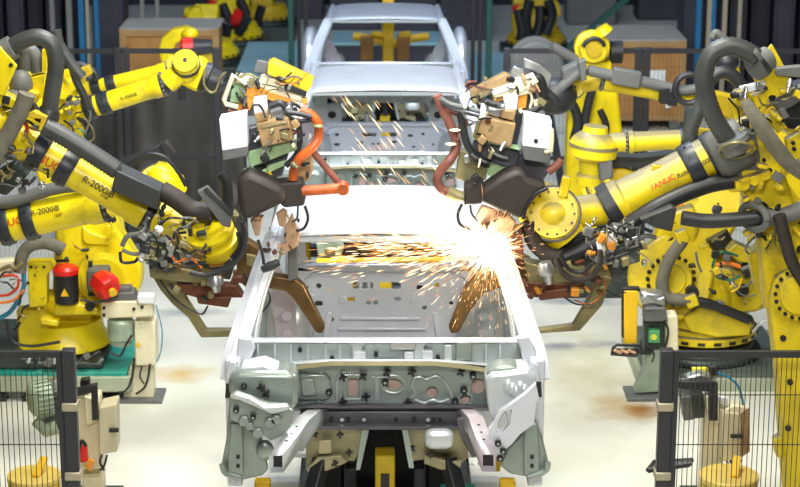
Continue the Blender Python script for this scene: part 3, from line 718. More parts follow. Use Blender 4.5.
mb = MB(); mb.plate([(-8, 176), (14, 164), (26, 178), (6, 196), (-8, 192)], Y+.1, .2); mb.build('dark_casting', DPLAT, r, bevel=.01)

clutter(r, 0, 100, 44, 190, Y-.2, 12, 1, (DGR, BLK, GRY, OLIVE), (.6, 1.5)); bits(r, 0, 96, 44, 190, Y-.12, 16, 2, (DGR, BLK, GRY, YEL2, SIL))
bits(r, 150, 206, 196, 236, Y-.2, 8, 3, (BLK, DGR, YEL2), (.015, .04))
# ---- second left robot (arm pointing right, lower) -------------------
Y = 12.7
r = thing('welding_robot', 'left robot whose near-level lettered arm lies just below the steeply sloping lettered arm', 'robot', (-3.6, Y, 0), GRP_R)
robot_base(r, -3.6, Y, 0, 0)
A, B = P(-46, 236, Y), P(102, 204, Y)
lower_arm(r, (-3.6, Y+.05, .75), A, (0, -1, 0))
MB().ell(A, .24, .22, .22, p=.7).build('elbow_housing', YEL, r)
fo = forearm(r, A, B, M(18.5, Y), M(17, Y), bands=(.31, .475), bw=.083)
d = (B-A).normalized()
word(fo, 'R-2000iB', M(8.0, Y), (35.5, 217), Y, d, M(19, Y), BLKT, rot=.22)
word(fo, '165F', M(4.4, Y), (57, 213), Y, d, M(19, Y), BLKT, rot=-.13)
word(fo, 'FANUC', M(11, Y), (-8, 228), Y, d, M(19, Y), REDT, rot=.08)
Wc = P(168, 186, Y+.05)
wrist(r, B+d*.05, P(158, 184, Y+.05), V((.1, -1, .3)), M(20, Y), M(30, Y), neck=M(15, Y))
mb = MB(); mb.prof(P(152, 168, Y), P(180, 196, Y), [(0, M(10, Y)), (.2, M(16, Y)), (.7, M(17, Y)), (1, M(10, Y))], 24); mb.build('wrist_fork', YEL, r)
MB().plate([(106, 202), (116, 206), (120, 214), (112, 218), (106, 212)], Y-.15, .04).build('tab', YEL, r, bevel=.005)
hose(r, [(-10, 204), (16, 201), (45, 191), (72, 186), (100, 186)], Y-.05, 6.5, GRY, corr=False)
hose(r, [(128, 166), (140, 158), (152, 154), (166, 158), (178, 172), (186, 186)], Y-.12, 2, BLK, 'wire', False)
mb = MB(); mb.bar(P(122, 164, Y), P(168, 146, Y), .05, .06); mb.bar(P(164, 150, Y), P(171, 146, Y), .09, .1); mb.build('cable_arm', DGR, r, bevel=.006)

# ---- third left robot (base with red motor caps) ---------------------
Y = 14.4
r = thing('welding_robot', 'left robot on the teal platform with two red motor caps at its base', 'robot', (G(66, 368).x, Y, .0), GRP_R)
x0 = P(64, 350, Y).x; z0 = P(64, 362, Y).z
c0, f0, s0 = robot_base(r, x0, Y, z0-.27, 0, .92, motors=False, foot=False)
S_, E_ = P(103, 272, Y-.1), P(40, 100, Y+.1)
mb = MB(); mb.prof((x0, Y, z0+.17), (x0, Y, z0+.36), [(0, .36), (.3, .34), (.5, .31), (1, .30)], 32); mb.build('base_skirt', YEL, r)
lower_arm(r, S_, E_, (0, -1, .1), .30, .20, .24)
MB().ell(E_, .22, .25, .22, p=.7).build('elbow_housing', YEL, r)
# visible castings
mb = MB(); mb.plate([(55, 222), (75, 212), (112, 206), (119, 224), (122, 262), (116, 300), (100, 318), (72, 318), (52, 290)], Y-.05, .3); mb.build('shoulder_casting', YEL, r, bevel=.03)
mb = MB(); mb.prof(P(104, 274, Y-.05), P(104, 274, Y-.05)+V((.03, -.26, .03)), [(0, .27), (.5, .25), (.55, .20), (.8, .19), (.82, .155), (1, .155)], 36); mb.build('shoulder_disc', YEL, r)
q = P(100, 276, Y-.3)
mb = MB(); mb.box(q+V((0, -.05, 0)), (.16, .18, .17)); o = mb.build('arm_motor', GRY, r, bevel=.02)
mb = MB(); mb.prof(q+V((.02, -.12, 0)), q+V((.11, -.26, -.03)), [(0, .085), (.15, .10), (.8, .10), (1, .075)], 8); mb.build('motor_cap', RED, o)
MB().plate([(92, 262), (88, 262), (88, 296), (110, 296), (110, 292), (92, 292)], Y-.36, .04).build('motor_frame', DGR, o)
MB().disc(q+V((.13, -.29, -.04)), (.6, -1, -.2), .03, .03, 12).build('motor_plug', YTOOL, o)
q = P(67, 302, Y-.42)
mb = MB(); mb.prof(q, q+V((0, 0, .22)), [(0, .085), (.1, .09), (1, .09)], 22); o = mb.build('slewing_motor', BLK, r)
mb = MB(); mb.prof(q+V((0, 0, .22)), q+V((0, 0, .275)), [(0, .095), (.6, .095), (1, .075)], 22); mb.build('motor_cap', RED, o)
MB().prism([q+V((-.03, -.092, .07)), q+V((.03, -.092, .07)), q+V((0, -.092, .13))], (0, .006, 0)).build('warning_triangle', YTOOL, o)
mb = MB(); mb.plate([(27, 262), (51, 262), (54, 268), (47, 275), (47, 306), (29, 308)], Y-.42, .12); mb.build('front_casting', YEL, r, bevel=.01)
for x in (31, 36, 44): MB().disc(P(x, 267, Y-.425), (0, 1, 0), .011, .012, 10).build('screw', BLK, r)
mb = MB(); mb.plate([(54, 304), (80, 304), (98, 308), (98, 315), (54, 316)], Y-.44, .3); mb.build('front_casting', YEL, r, bevel=.015)
mb = MB(); mb.plate([(40, 318), (58, 321), (58, 327), (40, 325)], Y-.46, .1); mb.build('front_casting', YEL, r, bevel=.01)
MB().disc(P(90, 306, Y-.46), (0, 1, 0), .035, .03).build('bore', BLK, r)
mb = MB(); mb.plate([(82, 226), (90, 232), (112, 240), (110, 246), (86, 245), (82, 240)], Y-.2, .12); mb.build('arm_lug', YEL, r, bevel=.012)
for x, y, w in ((48, 230, 9), (56, 246, 9), (56, 260, 13), (44, 262, 8)): MB().plate([(x, y), (x+w, y), (x+w, y+2.2), (x, y+2.2)], Y-.24, .02).build('slot', BLK, r)
hose(r, [(20, 272), (22, 256), (30, 246), (44, 243), (56, 246), (64, 250)], Y-.5, 6.5, FAB, 'fabric_sleeve', False)
mb = MB(); mb.box(V((x0, Y, z0-.03)), (.9, .78, .05)); mb.build('adapter_plate', DPLAT, r, bevel=.01)
mb = MB(); mb.plate([(-60, 349), (14, 351), (30, 362), (98, 362), (104, 364), (102, 370), (-60, 370)], Y-.4, .8); mb.build('pedestal', DPLAT, r, bevel=.02)
wires(r, [([(22, 262), (24, 285), (18, 300), (10, 312), (0, 318)], Y-.5, 2.4, CBLUE), ([(0, 296), (10, 294), (18, 286), (16, 276), (2, 276)], Y-.55, 1.5, CRED), ([(0, 303), (14, 300), (24, 290)], Y-.55, 1.4, CORW),
          ([(0, 326), (14, 330), (20, 322)], Y-.5, 1.6, DGR), ([(6, 320), (12, 340), (30, 346), (60, 342)], Y-.6, 1.6, DGR), ([(80, 300), (100, 302), (118, 296)], Y-.6, 1.2, BLK), ([(0, 352), (18, 356), (30, 352)], Y-.7, 1.6, SIL), ([(0, 270), (10, 266), (16, 268), (22, 262)], Y-.55, 2.2, OLIVE)])
MB().plate([(-4, 262), (14, 260), (18, 266), (12, 276), (-4, 280)], Y-.5, .1).build('junction_box', CREAM, r, bevel=.01)
# forearm of the third robot
A, B = P(74, 113, Y), P(161, 85, Y)
fo = forearm(r, A, B, M(10.5, Y), M(10.5, Y), bands=(.12, .29), bw=.13)
d = (B-A).normalized()
word(fo, 'R-2000iB', M(4.6, Y), (122, 97.5), Y, d, M(10.9, Y), BLKT, rot=-.1)
MB().bar(A, E_, .2, .22).build('elbow_bar', YEL, r, bevel=.03)
w = wrist(r, B+d*.05, P(187, 67, Y), V((-.05, -1, .75)), M(13.5, Y), M(30, Y), neck=M(11, Y))
mb = MB(); mb.plate([(176, 75), (198, 58), (209, 66), (204, 90), (196, 93), (178, 84)], Y-.02, .2); mb.build('wrist_fork', YEL, r, bevel=.03)
mb = MB(); mb.prof(P(202, 76, Y), P(222, 84, Y), [(0, M(15, Y)), (.3, M(16, Y)), (.35, M(13, Y)), (1, M(11, Y))], 24); mb.build('tool_flange', DGR, r)
MB().plate([(178, 90), (186, 90), (186, 100), (178, 100)], Y, .05).build('sensor', BLK, r, bevel=.005)
hose(r, [(205, 70), (204, 84), (210, 92), (216, 90), (220, 78), (226, 72)], Y-.2, 1.2, OLIVE, 'wire', False)
hose(r, [(102, 105), (130, 104), (160, 94)], Y+.05, 3.6, BLK, 'under_cable', False)
# yellow cable block behind
mb = MB(); 
for i in range(4): mb.plate([(60+i*3.5, 108+i*8), (70+i*3.2, 104+i*8), (75+i*2.5, 111+i*8), (64+i*3.2, 116+i*8)], Y-.1, .15)
mb.build('cable_guide', YEL, r, bevel=.008)
mb = MB(); mb.plate([(56, 92), (68, 94), (82, 86), (83, 92), (68, 100), (56, 99)], Y-.2, .1); mb.plate([(60, 72), (72, 70), (73, 75), (60, 78)], Y, .1); mb.build('angle_bracket', YEL, r, bevel=.006)
hose(r, [(72, 66), (76, 80), (84, 96), (88, 108)], Y-.25, 4, DGR, 'fabric_sleeve', False)
wires(r, [([(82, 104), (90, 112), (88, 126), (84, 134)], Y-.2, 1.2, GRY), ([(84, 118), (92, 128), (94, 138), (88, 142)], Y-.2, .8, OLIVE), ([(78, 128), (86, 134), (82, 144)], Y-.2, 1., CGREEN)])

bits(r, 30, 215, 118, 262, Y-.27, 14, 5, (BLK, DGR, YEL2, YEL), (.015, .045)); bits(r, 28, 265, 50, 318, Y-.44, 8, 6, (BLK, YEL2), (.012, .03)); clutter(r, 2, 262, 30, 330, Y-.55, 9, 7, (DGR, BLK, OLIVE, SIL), (.6, 1.3))
bits(r, 55, 96, 92, 142, Y-.22, 18, 8, (DGR, YEL, YEL2, BLK, GRY), (.02, .05)); clutter(r, 58, 96, 94, 145, Y-.24, 8, 9, (DGR, GRY, BLK), (.5, 1.1))
bits(r, 4, 352, 104, 366, Y-.45, 12, 10, (DGR, GRY, SIL, BLK), (.03, .07))
# ---- fourth left robot (forearm just behind) --------------------------
Y = 15.4
r = thing('welding_robot', 'yellow robot mostly hidden at far left, only its banded forearm showing behind a longer one', 'robot', (-4.2, Y, 0), GRP_R)
robot_base(r, -4.2, Y, 0, 0)
A, B = P(86, 89, Y), P(166, 70, Y)
forearm(r, A, B, M(7, Y), M(7, Y), bands=(.06, .25), bw=.12)
E_ = P(10, 104, Y)
lower_arm(r, (-4.15, Y, .75), E_, (0, -1, 0)); MB().bar(E_, A, .25, .25).build('elbow_housing', YEL, r, bevel=.03)
wrist(r, B, P(176, 66, Y), V((0, -1, .6)), M(10, Y), M(16, Y), neck=M(8, Y))
hose(r, [(77, 64), (84, 66), (94, 72), (98, 80)], Y-.1, 3.5, DGR, corr=False)
MB().plate([(76, 70), (88, 66), (92, 74), (82, 80), (86, 72)], Y-.2, .1).build('angle_bracket', YEL2, r, bevel=.006)

# ---- near right robot -------------------------------------------------
Y = 11.3
r = thing('welding_robot', 'large robot at near right, huge ribbed hose arching over its red-lettered arm', 'robot', (P(795, 480, Y).x, Y, 0), GRP_R)
xb = P(798, 480, Y).x
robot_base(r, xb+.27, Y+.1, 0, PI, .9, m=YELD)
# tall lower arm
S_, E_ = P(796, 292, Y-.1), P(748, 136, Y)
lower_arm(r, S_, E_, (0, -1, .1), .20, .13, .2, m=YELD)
mb = MB(); mb.plate([(770, 300), (776, 280), (800, 268), (830, 280), (830, 520), (790, 520), (785, 470), (779, 380)], Y-.28, .2); mb.build('column_casting', YELD, r, bevel=.015)
mb = MB(); q = P(800, 292, Y-.28); mb.prof(q, q+V((0, -.05, .0)), [(0, .165), (.6, .165), (.7, .13), (1, .12)], 32); o = mb.build('shoulder_disc', YELD, r)
mb = MB()
for i in range(20): a = 2*PI*i/20; mb.disc(q+V((math.cos(a)*.148, -.035, math.sin(a)*.148)), (0, 1, 0), .012, .02, 8)
mb.build('bolt_circle', BLK, o)
for x, y in ((783, 338), (790, 382), (788, 428)): MB().disc(P(x, y, Y-.285), (0, 1, 0), .018, .02, 12).build('socket_bolt', BLK, r)
MB().plate([(774, 440), (781, 436), (784, 462), (776, 456)], Y-.32, .08).build('lug', YELD, r, bevel=.01)
mb = MB(); mb.plate([(749, 256), (764, 244), (780, 256), (782, 278), (770, 300), (756, 288)], Y+.05, .15); mb.build('arm_casting', YELD, r, bevel=.02)
mb = MB()
for i in range(9): a = .6+i*.25; mb.disc(P(785-20*math.cos(a-.9), 292-26*math.sin(a), Y+.03), (0, 1, 0), .012, .02, 8)
mb.build('bolt_circle', BLK, r)
A, B = P(724, 148, Y), P(615, 205, Y)
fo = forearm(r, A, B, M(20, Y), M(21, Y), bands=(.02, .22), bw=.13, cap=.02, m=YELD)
d = (B-A).normalized()
word(fo, 'FANUC', M(8.2, Y), (650, 188), Y, -d, M(20.6, Y), REDT, rot=-.05)
word(fo, 'Robot R-2000iB', M(6.6, Y), (676.5, 176), Y, -d, M(20.6, Y), BLKT, rot=-.05)
MB().box(P(657, 168, Y-.05), (.06, .04, .05)).build('grease_port', YELD, r, bevel=.01)
Wc = P(553, 214, Y-.1)
wrist(r, B+d*.05, Wc, V((-.1, -1, .30)), M(27, Y), M(44, Y), neck=M(17, Y), m=YELD)
mb = MB(); mb.prof(P(566, 236, Y-.05), P(532, 196, Y-.05), [(0, M(24, Y)), (.4, M(27, Y)), (.8, M(25, Y)), (1, M(22, Y))], 26); mb.build('wrist_fork', YELD, r)
mb = MB(); mb.bar(P(563, 196, Y-.28), P(567, 176, Y-.28), .05, .04); mb.build('stop_bar', YELD, r, bevel=.008)
mb = MB(); a, b = P(617, 203, Y), P(607, 209, Y); mb.cyl(a, b, M(25, Y), n=30); mb.build('collar_ring', DGR, r)
hose(r, [(545, 262), (568, 256), (610, 236), (660, 205), (705, 186), (736, 180)], [Y-.15]*4+[Y-.1]*2, 8.5, BLK, corr=False)
hose(r, [(528, 222), (533, 240), (544, 252), (560, 258)], Y-.2, 8, CONE, corr=False)
mb = MB(); mb.plate([(556, 244), (600, 232), (640, 200), (668, 192), (676, 200), (640, 222), (600, 250), (566, 262)], Y-.1, .12); mb.build('under_tray', BLK, r, bevel=.01)
# elbow housing, ring and hoses
mb = MB(); mb.prof(P(712, 158, Y-.05), P(752, 138, Y-.05), [(0, .12), (.2, .15), (.8, .15), (1, .10)], 24); mb.plate([(735, 140), (756, 132), (762, 165), (758, 186), (738, 180)], Y-.12, .12); mb.build('elbow_housing', GRY, r, bevel=.012)
hose(r, [(757, 58), (742, 49), (726, 46.5), (711, 55), (704, 75), (707, 98), (716, 121), (728, 140), (736, 151)], Y-.25, 9.4)
mb = MB(); mb.prof(P(754, 66, Y-.25), P(768, 58, Y-.2), [(0, M(15, Y)), (.5, M(15, Y)), (.55, M(12, Y)), (1, M(12, Y))], 24); mb.build('hose_clamp', GRY, r)
MB().cyl(P(759, 61, Y-.25), P(763, 58, Y-.25), M(15.8, Y), n=26).build('clamp_ring', BLK, r)
mb = MB(); mb.prof(P(731, 138, Y-.27), P(737, 152, Y-.27), [(0, M(16, Y)), (.35, M(17, Y)), (.4, M(14, Y)), (1, M(13, Y))], 26); mb.build('hose_collar', GRY, r)
mb = MB(); mb.tube([P(735, 149, Y-.27)+V((math.cos(a)*M(16, Y), -.03-math.sin(a)*.09, math.sin(a)*M(11, Y))) for a in [2*PI*i/20 for i in range(21)]], .008, 8, sm=False); mb.build('collar_rim', OLIVE, r)
mb = MB(); mb.plate([(750, 72), (772, 44), (780, 58), (793, 84), (791, 92), (766, 102)], Y-.12, .03); mb.build('guard_plate', YELD, r, bevel=.005)
mb = MB(); mb.plate([(776, 68), (800, 66), (830, 70), (830, 80), (800, 78), (776, 76)], Y-.2, .06); mb.build('cable_tray', GRY, r, bevel=.008)
mb = MB(); mb.plate([(775, 100), (800, 86), (840, 76), (840, 112), (800, 130), (788, 130)], Y+.1, .2); mb.build('dark_housing', BLK, r, bevel=.02)
mb = MB(); mb.plate([(768, 102), (792, 88), (812, 84), (812, 94), (790, 108), (780, 112)], Y-.02, .06); mb.build('grey_rail', GRY, r, bevel=.008)
# grey flat sleeve
mb = MB(); R = []
for i, q in enumerate(smooth_path([P(744, 100, Y-.3), P(754, 115, Y-.34), P(772, 142, Y-.34), P(790, 164, Y-.3), P(815, 182, Y-.26)], 6)):
    w = M(4.5+min(i, 8)*.35, Y); R.append([q+V((x*w, y_*w*.5, z*w*.7)) for x, y_, z in ((-1, 0, -.8), (0, -1, 0), (1, 0, .8), (0, 1, 0))])
mb.rings(R); mb.build('fabric_sleeve', FAB, r, bevel=.006)
for pl, dy, m in (([(735, 92), (750, 88), (757, 96), (744, 108), (736, 104)], -.05, YELD), ([(752, 96), (766, 92), (768, 106), (758, 112)], -.16, YELD), ([(765, 118), (778, 114), (785, 128), (778, 134)], -.1, YELD), ([(728, 100), (742, 104), (744, 118), (734, 120)], 0, YELD),
                  ([(755, 150), (770, 158), (790, 186), (800, 200), (790, 206), (772, 190)], -.05, YELD), ([(786, 140), (800, 132), (815, 150), (800, 160), (788, 152)], -.05, YELD), ([(752, 108), (756, 125), (764, 140), (756, 142), (748, 124)], 0, YEL2), ([(736, 182), (770, 170), (772, 178), (744, 192), (736, 190)], -.2, YELD), ([(772, 208), (800, 204), (815, 214), (815, 250), (790, 244), (774, 226)], 0, YELD)):
    MB().plate(pl, Y+dy, .08).build('bracket', m, r, bevel=.006)
MB().plate([(740, 88), (766, 82), (765, 88), (744, 94)], Y-.2, .06).build('white_cover', WHT, r, bevel=.005)
for x, y in ((764, 160), (770, 170), (793, 143), (794, 149), (783, 120)): MB().disc(P(x, y, Y-.12), (0, 1, 0), .012, .02, 10).build('bracket_bolt', BLK, r)
wires(r, [([(728, 98), (738, 110), (740, 124), (746, 128)], Y-.15, 1., BLK), ([(738, 106), (748, 114), (752, 124)], Y-.12, .9, OLIVE)])
hose(r, [(762, 218), (778, 217), (795, 212), (815, 204)], Y-.25, 8.5, GRY, corr=False)
hose(r, [(682, 218), (705, 221), (730, 220), (752, 218), (764, 218)], Y-.25, 7.5, DGR, corr=False)
mb = MB(); mb.tube([P(754, 217, Y-.25)+V((math.cos(a)*.03, -.06*math.cos(a), 0))*1.0+V((math.cos(a)*.03, -math.cos(a)*.02, math.sin(a)*M(12, Y))) for a in [2*PI*i/20 for i in range(21)]], .022, 8, sm=False); mb.build('hose_ring', GRY, r)
mb = MB(); mb.plate([(640, 220), (672, 207), (677, 209), (672, 232), (655, 228)], Y-.28, .18); mb.build('cover_box', BOXG, r, bevel=.006)
hose(r, [(779, 215), (784, 235), (792, 262), (806, 285)], Y-.33, 6.5, CONE, 'fabric_sleeve', False)

bits(r, 728, 86, 800, 150, Y-.2, 22, 11, (DGR, YELD, YEL2, BLK, GRY, SIL), (.02, .06)); clutter(r, 728, 90, 800, 150, Y-.2, 10, 12, (DGR, BLK, GRY, OLIVE), (.6, 1.4))
bits(r, 738, 160, 800, 250, Y-.24, 22, 13, (DGR, YELD, YEL2, BLK, GRY), (.02, .06)); clutter(r, 742, 186, 800, 250, Y-.2, 8, 14, (DGR, BLK, GRY), (.6, 1.6))
# ---- second right robot -----------------------------------------------
Y = 14.75
r = thing('welding_robot', 'right robot whose whole round base and bolted disc show behind the low wire fence', 'robot', (P(700, 345, Y).x, Y, 0), GRP_R)
xb = P(700, 345, Y).x; zb = P(700, 352, Y-.4).z
robot_base(r, xb, Y, zb-.27, PI*.75, 1.12, motors=False, foot=False, m=YELD)
mb = MB(); zq = P(700, 374, 14.2).z; mb.prof((xb, Y, zq), (xb, Y, zb), [(0, .47), (.5, .47), (.6, .40), (1, .40)], 28); mb.build('pedestal', DPLAT, r, bevel=.02)
S_ = P(672, 276, Y-.25); E_ = P(735, 178, Y+.1)
lower_arm(r, S_, E_, (-.2, -1, .1), .33, .20, .2, m=YELD)
mb = MB(); mb.plate([(650, 262), (660, 225), (672, 212), (694, 205), (700, 225), (694, 262), (700, 300), (690, 318), (664, 312), (652, 290)], Y-.2, .2); mb.build('arm_casting', YELD, r, bevel=.03)
q = P(671, 279, Y-.36); mb = MB(); mb.prof(q, q+V((-.01, -.05, .01)), [(0, .155), (.7, .155), (.75, .12), (1, .11)], 30); o = mb.build('shoulder_disc', YELD, r)
mb = MB()
for i in range(20): a = 2*PI*i/20; mb.disc(q+V((math.cos(a)*.175, .0, math.sin(a)*.175)), (0, 1, 0), .016, .03, 8)
mb.build('bolt_circle', BLK, o)
hose(r, [(683, 240), (668, 262), (662, 285), (668, 298), (690, 300)], Y-.5, 6.5, FAB, 'fabric_sleeve', False)
hose(r, [(690, 300), (710, 304), (735, 314), (750, 320)], Y-.5, 5, BLK, corr=False)
for x, y in ((691, 300), (682, 236)): MB().box(P(x, y, Y-.5), (.09, .09, .10), V((1, 0, .4))).build('hose_clip', YELD, r, bevel=.01)
mb = MB(); mb.plate([(704, 276), (720, 268), (752, 270), (768, 298), (758, 312), (720, 316), (702, 300)], Y-.3, .25); mb.build('shoulder_casting', YELD, r, bevel=.02)
mb = MB(); mb.plate([(684, 318), (700, 306), (752, 322), (750, 336), (716, 338), (690, 332)], Y-.44, .2); mb.build('front_casting', YELD, r, bevel=.015)
MB().disc(P(692, 292, Y-.47), (0, 1, 0), .05, .06).build('bore', BLK, r)
MB().disc(P(742, 290, Y-.32), (0, 1, 0), .05, .03).build('bore', BLK, r)
mb = MB(); mb.plate([(727, 252), (736, 244), (760, 254), (756, 264), (738, 262)], Y-.4, .15); mb.build('motor_bracket', YELD, r, bevel=.01)
mb = MB(); mb.cyl(P(722, 245, Y-.2), P(716, 234, Y-.2), .09); mb.cyl(P(742, 272, Y-.35), P(756, 266, Y-.35), .06); mb.build('motor_body', DGR, r)
wires(r, [([(738, 256), (722, 252), (713, 264), (716, 276), (730, 280), (740, 276)], Y-.5, 1.4, CGREEN), ([(716, 265), (728, 263), (740, 267)], Y-.5, 2.2, CORW), ([(742, 278), (738, 288), (731, 292)], Y-.5, 1.2, YTOOL), ([(752, 332), (762, 322), (772, 318)], Y-.5, 1.6, SIL)])
A, B = P(726, 213, Y), P(618, 188, Y)
fo = forearm(r, A, B, M(15, Y), M(15, Y), bands=(.07,), bw=.10, cap=.10, m=YELD)
d = (B-A).normalized()
word(fo, 'FANUC', M(8.5, Y), (673, 203), Y, -d, M(15.4, Y), REDT, rot=-.1)
word(fo, 'Robot', M(7, Y), (702, 209), Y, -d, M(15.4, Y), BLKT, rot=-.1)
MB().ell(E_, .2, .2, .2).build('elbow_housing', YEL2, r); MB().bar(E_, A, .2, .2).build('elbow_bar', YEL2, r, bevel=.02)
wrist(r, B+d*.04, P(600, 186, Y), V((0, -1, .3)), M(14, Y), M(22, Y), neck=M(11, Y), m=YELD)
for pl, m in (([(760, 190), (775, 186), (782, 205), (768, 212)], GRY), ([(742, 196), (756, 200), (754, 215), (740, 212)], SIL)): MB().plate(pl, Y-.2, .1).build('coupling', m, r, bevel=.01)

bits(r, 655, 215, 700, 318, Y-.42, 12, 15, (BLK, DGR, YEL2), (.015, .04)); bits(r, 700, 240, 768, 318, Y-.5, 20, 16, (BLK, DGR, YELD, YEL2, GRY, SIL), (.02, .06)); clutter(r, 700, 236, 770, 300, Y-.5, 9, 17, (DGR, BLK, GRY, OLIVE), (.6, 1.4))
# ---- third right robot (level forearm with round wrist) ---------------
Y = 13.0
r = thing('welding_robot', 'right robot with a short level forearm ending in a big round wrist', 'robot', (3.6, Y, 0), GRP_R)
robot_base(r, 3.6, Y, 0, PI, m=YELD)
A, B = P(690, 139, Y), P(628, 142, Y)
forearm(r, A, B, M(10, Y), M(10, Y), bands=(.05,), bw=.12, cap=.05, m=YELD)
E_ = P(770, 150, Y+.3)
lower_arm(r, (3.6, Y+.1, .75), E_, (0, -1, 0), m=YELD); MB().bar(A, E_, .16, .16).build('elbow_bar', YEL2, r, bevel=.02)
Wc = P(594, 152, Y)
mb = MB(); mb.prof(B, P(600, 143, Y), [(0, M(10, Y)), (1, M(9, Y))], 20); mb.build('wrist_neck', YELD, r)
mb = MB(); t, b = P(596, 126, Y), P(589, 184, Y); mb.prof(t, b, [(0, M(12, Y)), (.10, M(13, Y)), (.14, M(17, Y)), (.22, M(22, Y)), (.32, M(24.5, Y)), (.50, M(24, Y)), (.56, M(18, Y)), (.60, M(13, Y)), (.80, M(11, Y)), (.86, M(14, Y)), (1, M(13, Y))], 34); w = mb.build('wrist_housing', YELD, r)
mb = MB(); mb.prof(t.lerp(b, .30), t.lerp(b, .36), [(0, M(24.8, Y)), (1, M(24.8, Y))], 34); mb.build('wrist_seal', OLIVE, w)
MB().plate([(598, 162), (612, 158), (614, 178), (600, 182)], Y-.12, .1).build('wrist_motor', GRY, r, bevel=.015)
hose(r, [(696, 150), (690, 135), (695, 118), (704, 100), (712, 92)], Y-.1, 7.5, corr=False)
MB().cyl(P(688, 142, Y-.1), P(700, 152, Y-.1), M(11, Y)).build('hose_collar', DGR, r)
hose(r, [(702, 94), (712, 78), (724, 72), (736, 78), (746, 92)], Y-.1, 6.5, DGR, corr=False)
MB().plate([(712, 60), (720, 52), (735, 58), (742, 76), (730, 82), (714, 74)], Y+.1, .1).build('guard_plate', YELD, r, bevel=.008)
MB().ell(P(727, 62, Y), .08, .07, .07).build('hose_joint', DGR, r)
mb = MB(); mb.plate([(610, 155), (640, 158), (690, 152), (690, 164), (640, 168), (612, 168)], Y+.1, .15); mb.build('under_tray', BOXG, r, bevel=.01)
mb = MB(); mb.plate([(608, 172), (622, 168), (646, 178), (640, 190), (612, 186)], Y+.1, .15); mb.build('grey_housing', YEL2, r, bevel=.03)
hose(r, [(712, 38), (716, 33), (722, 37)], Y+.3, 4, GRY, corr=False)
hose(r, [(733, 78), (745, 90), (760, 102)], Y, 5.5, FAB, 'fabric_sleeve', False)

# ---- fourth right robot (forearm with grey tube on top) ---------------
Y = 14.8
r = thing('welding_robot', 'right robot whose level forearm carries a long grey tube toward the second cab', 'robot', (4.4, Y, 0), GRP_R)
robot_base(r, 4.4, Y, 0, PI)
A, B = P(700, 100, Y), P(604, 82, Y)
forearm(r, A, B, M(8.5, Y), M(8, Y), bands=(), flange=True, m=YELD)
for x, y in ((672, 97), (664, 95)): MB().box(P(x, y, Y-.1), (.07, .1, .12)).build('pad', BLK, r, bevel=.008)
E_ = P(800, 120, Y+.3)
lower_arm(r, (4.4, Y+.1, .75), E_, (0, -1, 0), m=YELD); MB().bar(A, E_, .18, .18).build('elbow_bar', YEL2, r, bevel=.02)
hose(r, [(588, 70), (600, 73), (640, 81), (682, 90), (700, 88)], Y-.1, 5.5, GRY, corr=False)
MB().bar(P(612, 75, Y-.12), P(640, 80, Y-.12), .10, .12).build('cover_box', GRY, r, bevel=.01)
mb = MB(); mb.tube([P(688, 88, Y-.12)+V((math.cos(a)*.10, -.03, math.sin(a)*.11)) for a in [2*PI*i/20 for i in range(21)]], .025, 8, sm=False); mb.build('hose_ring', DGR, r)
hose(r, [(586, 68), (572, 78), (556, 92), (545, 100)], Y-.1, 5, GRY, corr=False)
mb = MB(); mb.plate([(578, 62), (586, 59), (587, 80), (581, 82)], Y-.2, .10); mb.plate([(562, 70), (580, 62), (580, 72), (564, 80)], Y-.12, .14); mb.build('clamp_bracket', GRY, r, bevel=.01)
wrist(r, B, P(574, 88, Y+.1), V((0, -1, .3)), M(11, Y), M(18, Y), neck=M(7, Y), m=YEL2)
MB().ell(P(556, 96, Y), .16, .14, .14).build('tool_flange', DGR, r)

# ---- standing robot seen from its back, right of centre ---------------
Y = 17.0
r = thing('welding_robot', 'upright robot before the brown crate on the right, round disc at its top', 'robot', (P(600, 150, Y).x, Y, 0), GRP_R)
xb = P(598, 150, Y).x
robot_base(r, xb, Y+.1, 0, PI/2, 1.0)
mb = MB(); zt = P(598, 70, Y).z
mb.prism([P(570, 92, Y), P(576, 80, Y), P(610, 80, Y), P(618, 92, Y), P(624, 145, Y), V((P(624, 145, Y).x, Y, .5)), V((P(566, 145, Y).x, Y, .5)), P(568, 130, Y)], (0, .3, 0)); mb.build('lower_arm', YEL, r, bevel=.03)
mb = MB(); q = P(592, 50, Y); mb.prof(q+V((0, .25, 0)), q+V((0, -.14, .03)), [(0, .13), (.4, .15), (.7, .15), (.72, .12), (1, .115)], 32); mb.build('elbow_disc', YEL, r)
mb = MB(); mb.prof(q+V((0, -.13, .03)), q+V((0, -.17, .03)), [(0, .07), (1, .065)], 28); mb.build('disc_cover', YEL2, r)
mb = MB(); mb.tube([q+V((math.cos(a)*.095, -.15, .03+math.sin(a)*.095)) for a in [.3+i*.2 for i in range(14)]], .018, 8, sm=False); mb.build('dark_groove', DGR, r)
mb = MB(); mb.plate([(584, 62), (612, 62), (612, 84), (584, 84)], Y-.05, .3); mb.build('arm_neck', YEL, r, bevel=.02)
mb = MB(); mb.prof(P(604, 34, Y), P(600, 28, Y), [(0, .09), (1, .07)], 16); mb.build('eye_lug', YEL, r)
mb = MB(); mb.cyl(P(610, 52, Y+.1), P(622, 52, Y+.1), .10); mb.build('arm_motor', BLK, r)
hose(r, [(593, 86), (588, 105), (585, 125), (588, 140)], Y-.1, 4.5, DGR, corr=False)
hose(r, [(560, 98), (572, 104), (578, 122), (574, 140)], Y-.1, 5, DGR, corr=False)
hose(r, [(600, 110), (606, 125), (604, 140)], Y-.1, 3.5, DGR, corr=False)
hose(r, [(552, 46), (562, 52), (576, 60)], Y-.1, 5, GRY, corr=False)
MB().plate([(560, 88), (566, 80), (576, 88), (574, 96)], Y, .1).build('bracket', YEL2, r, bevel=.01)

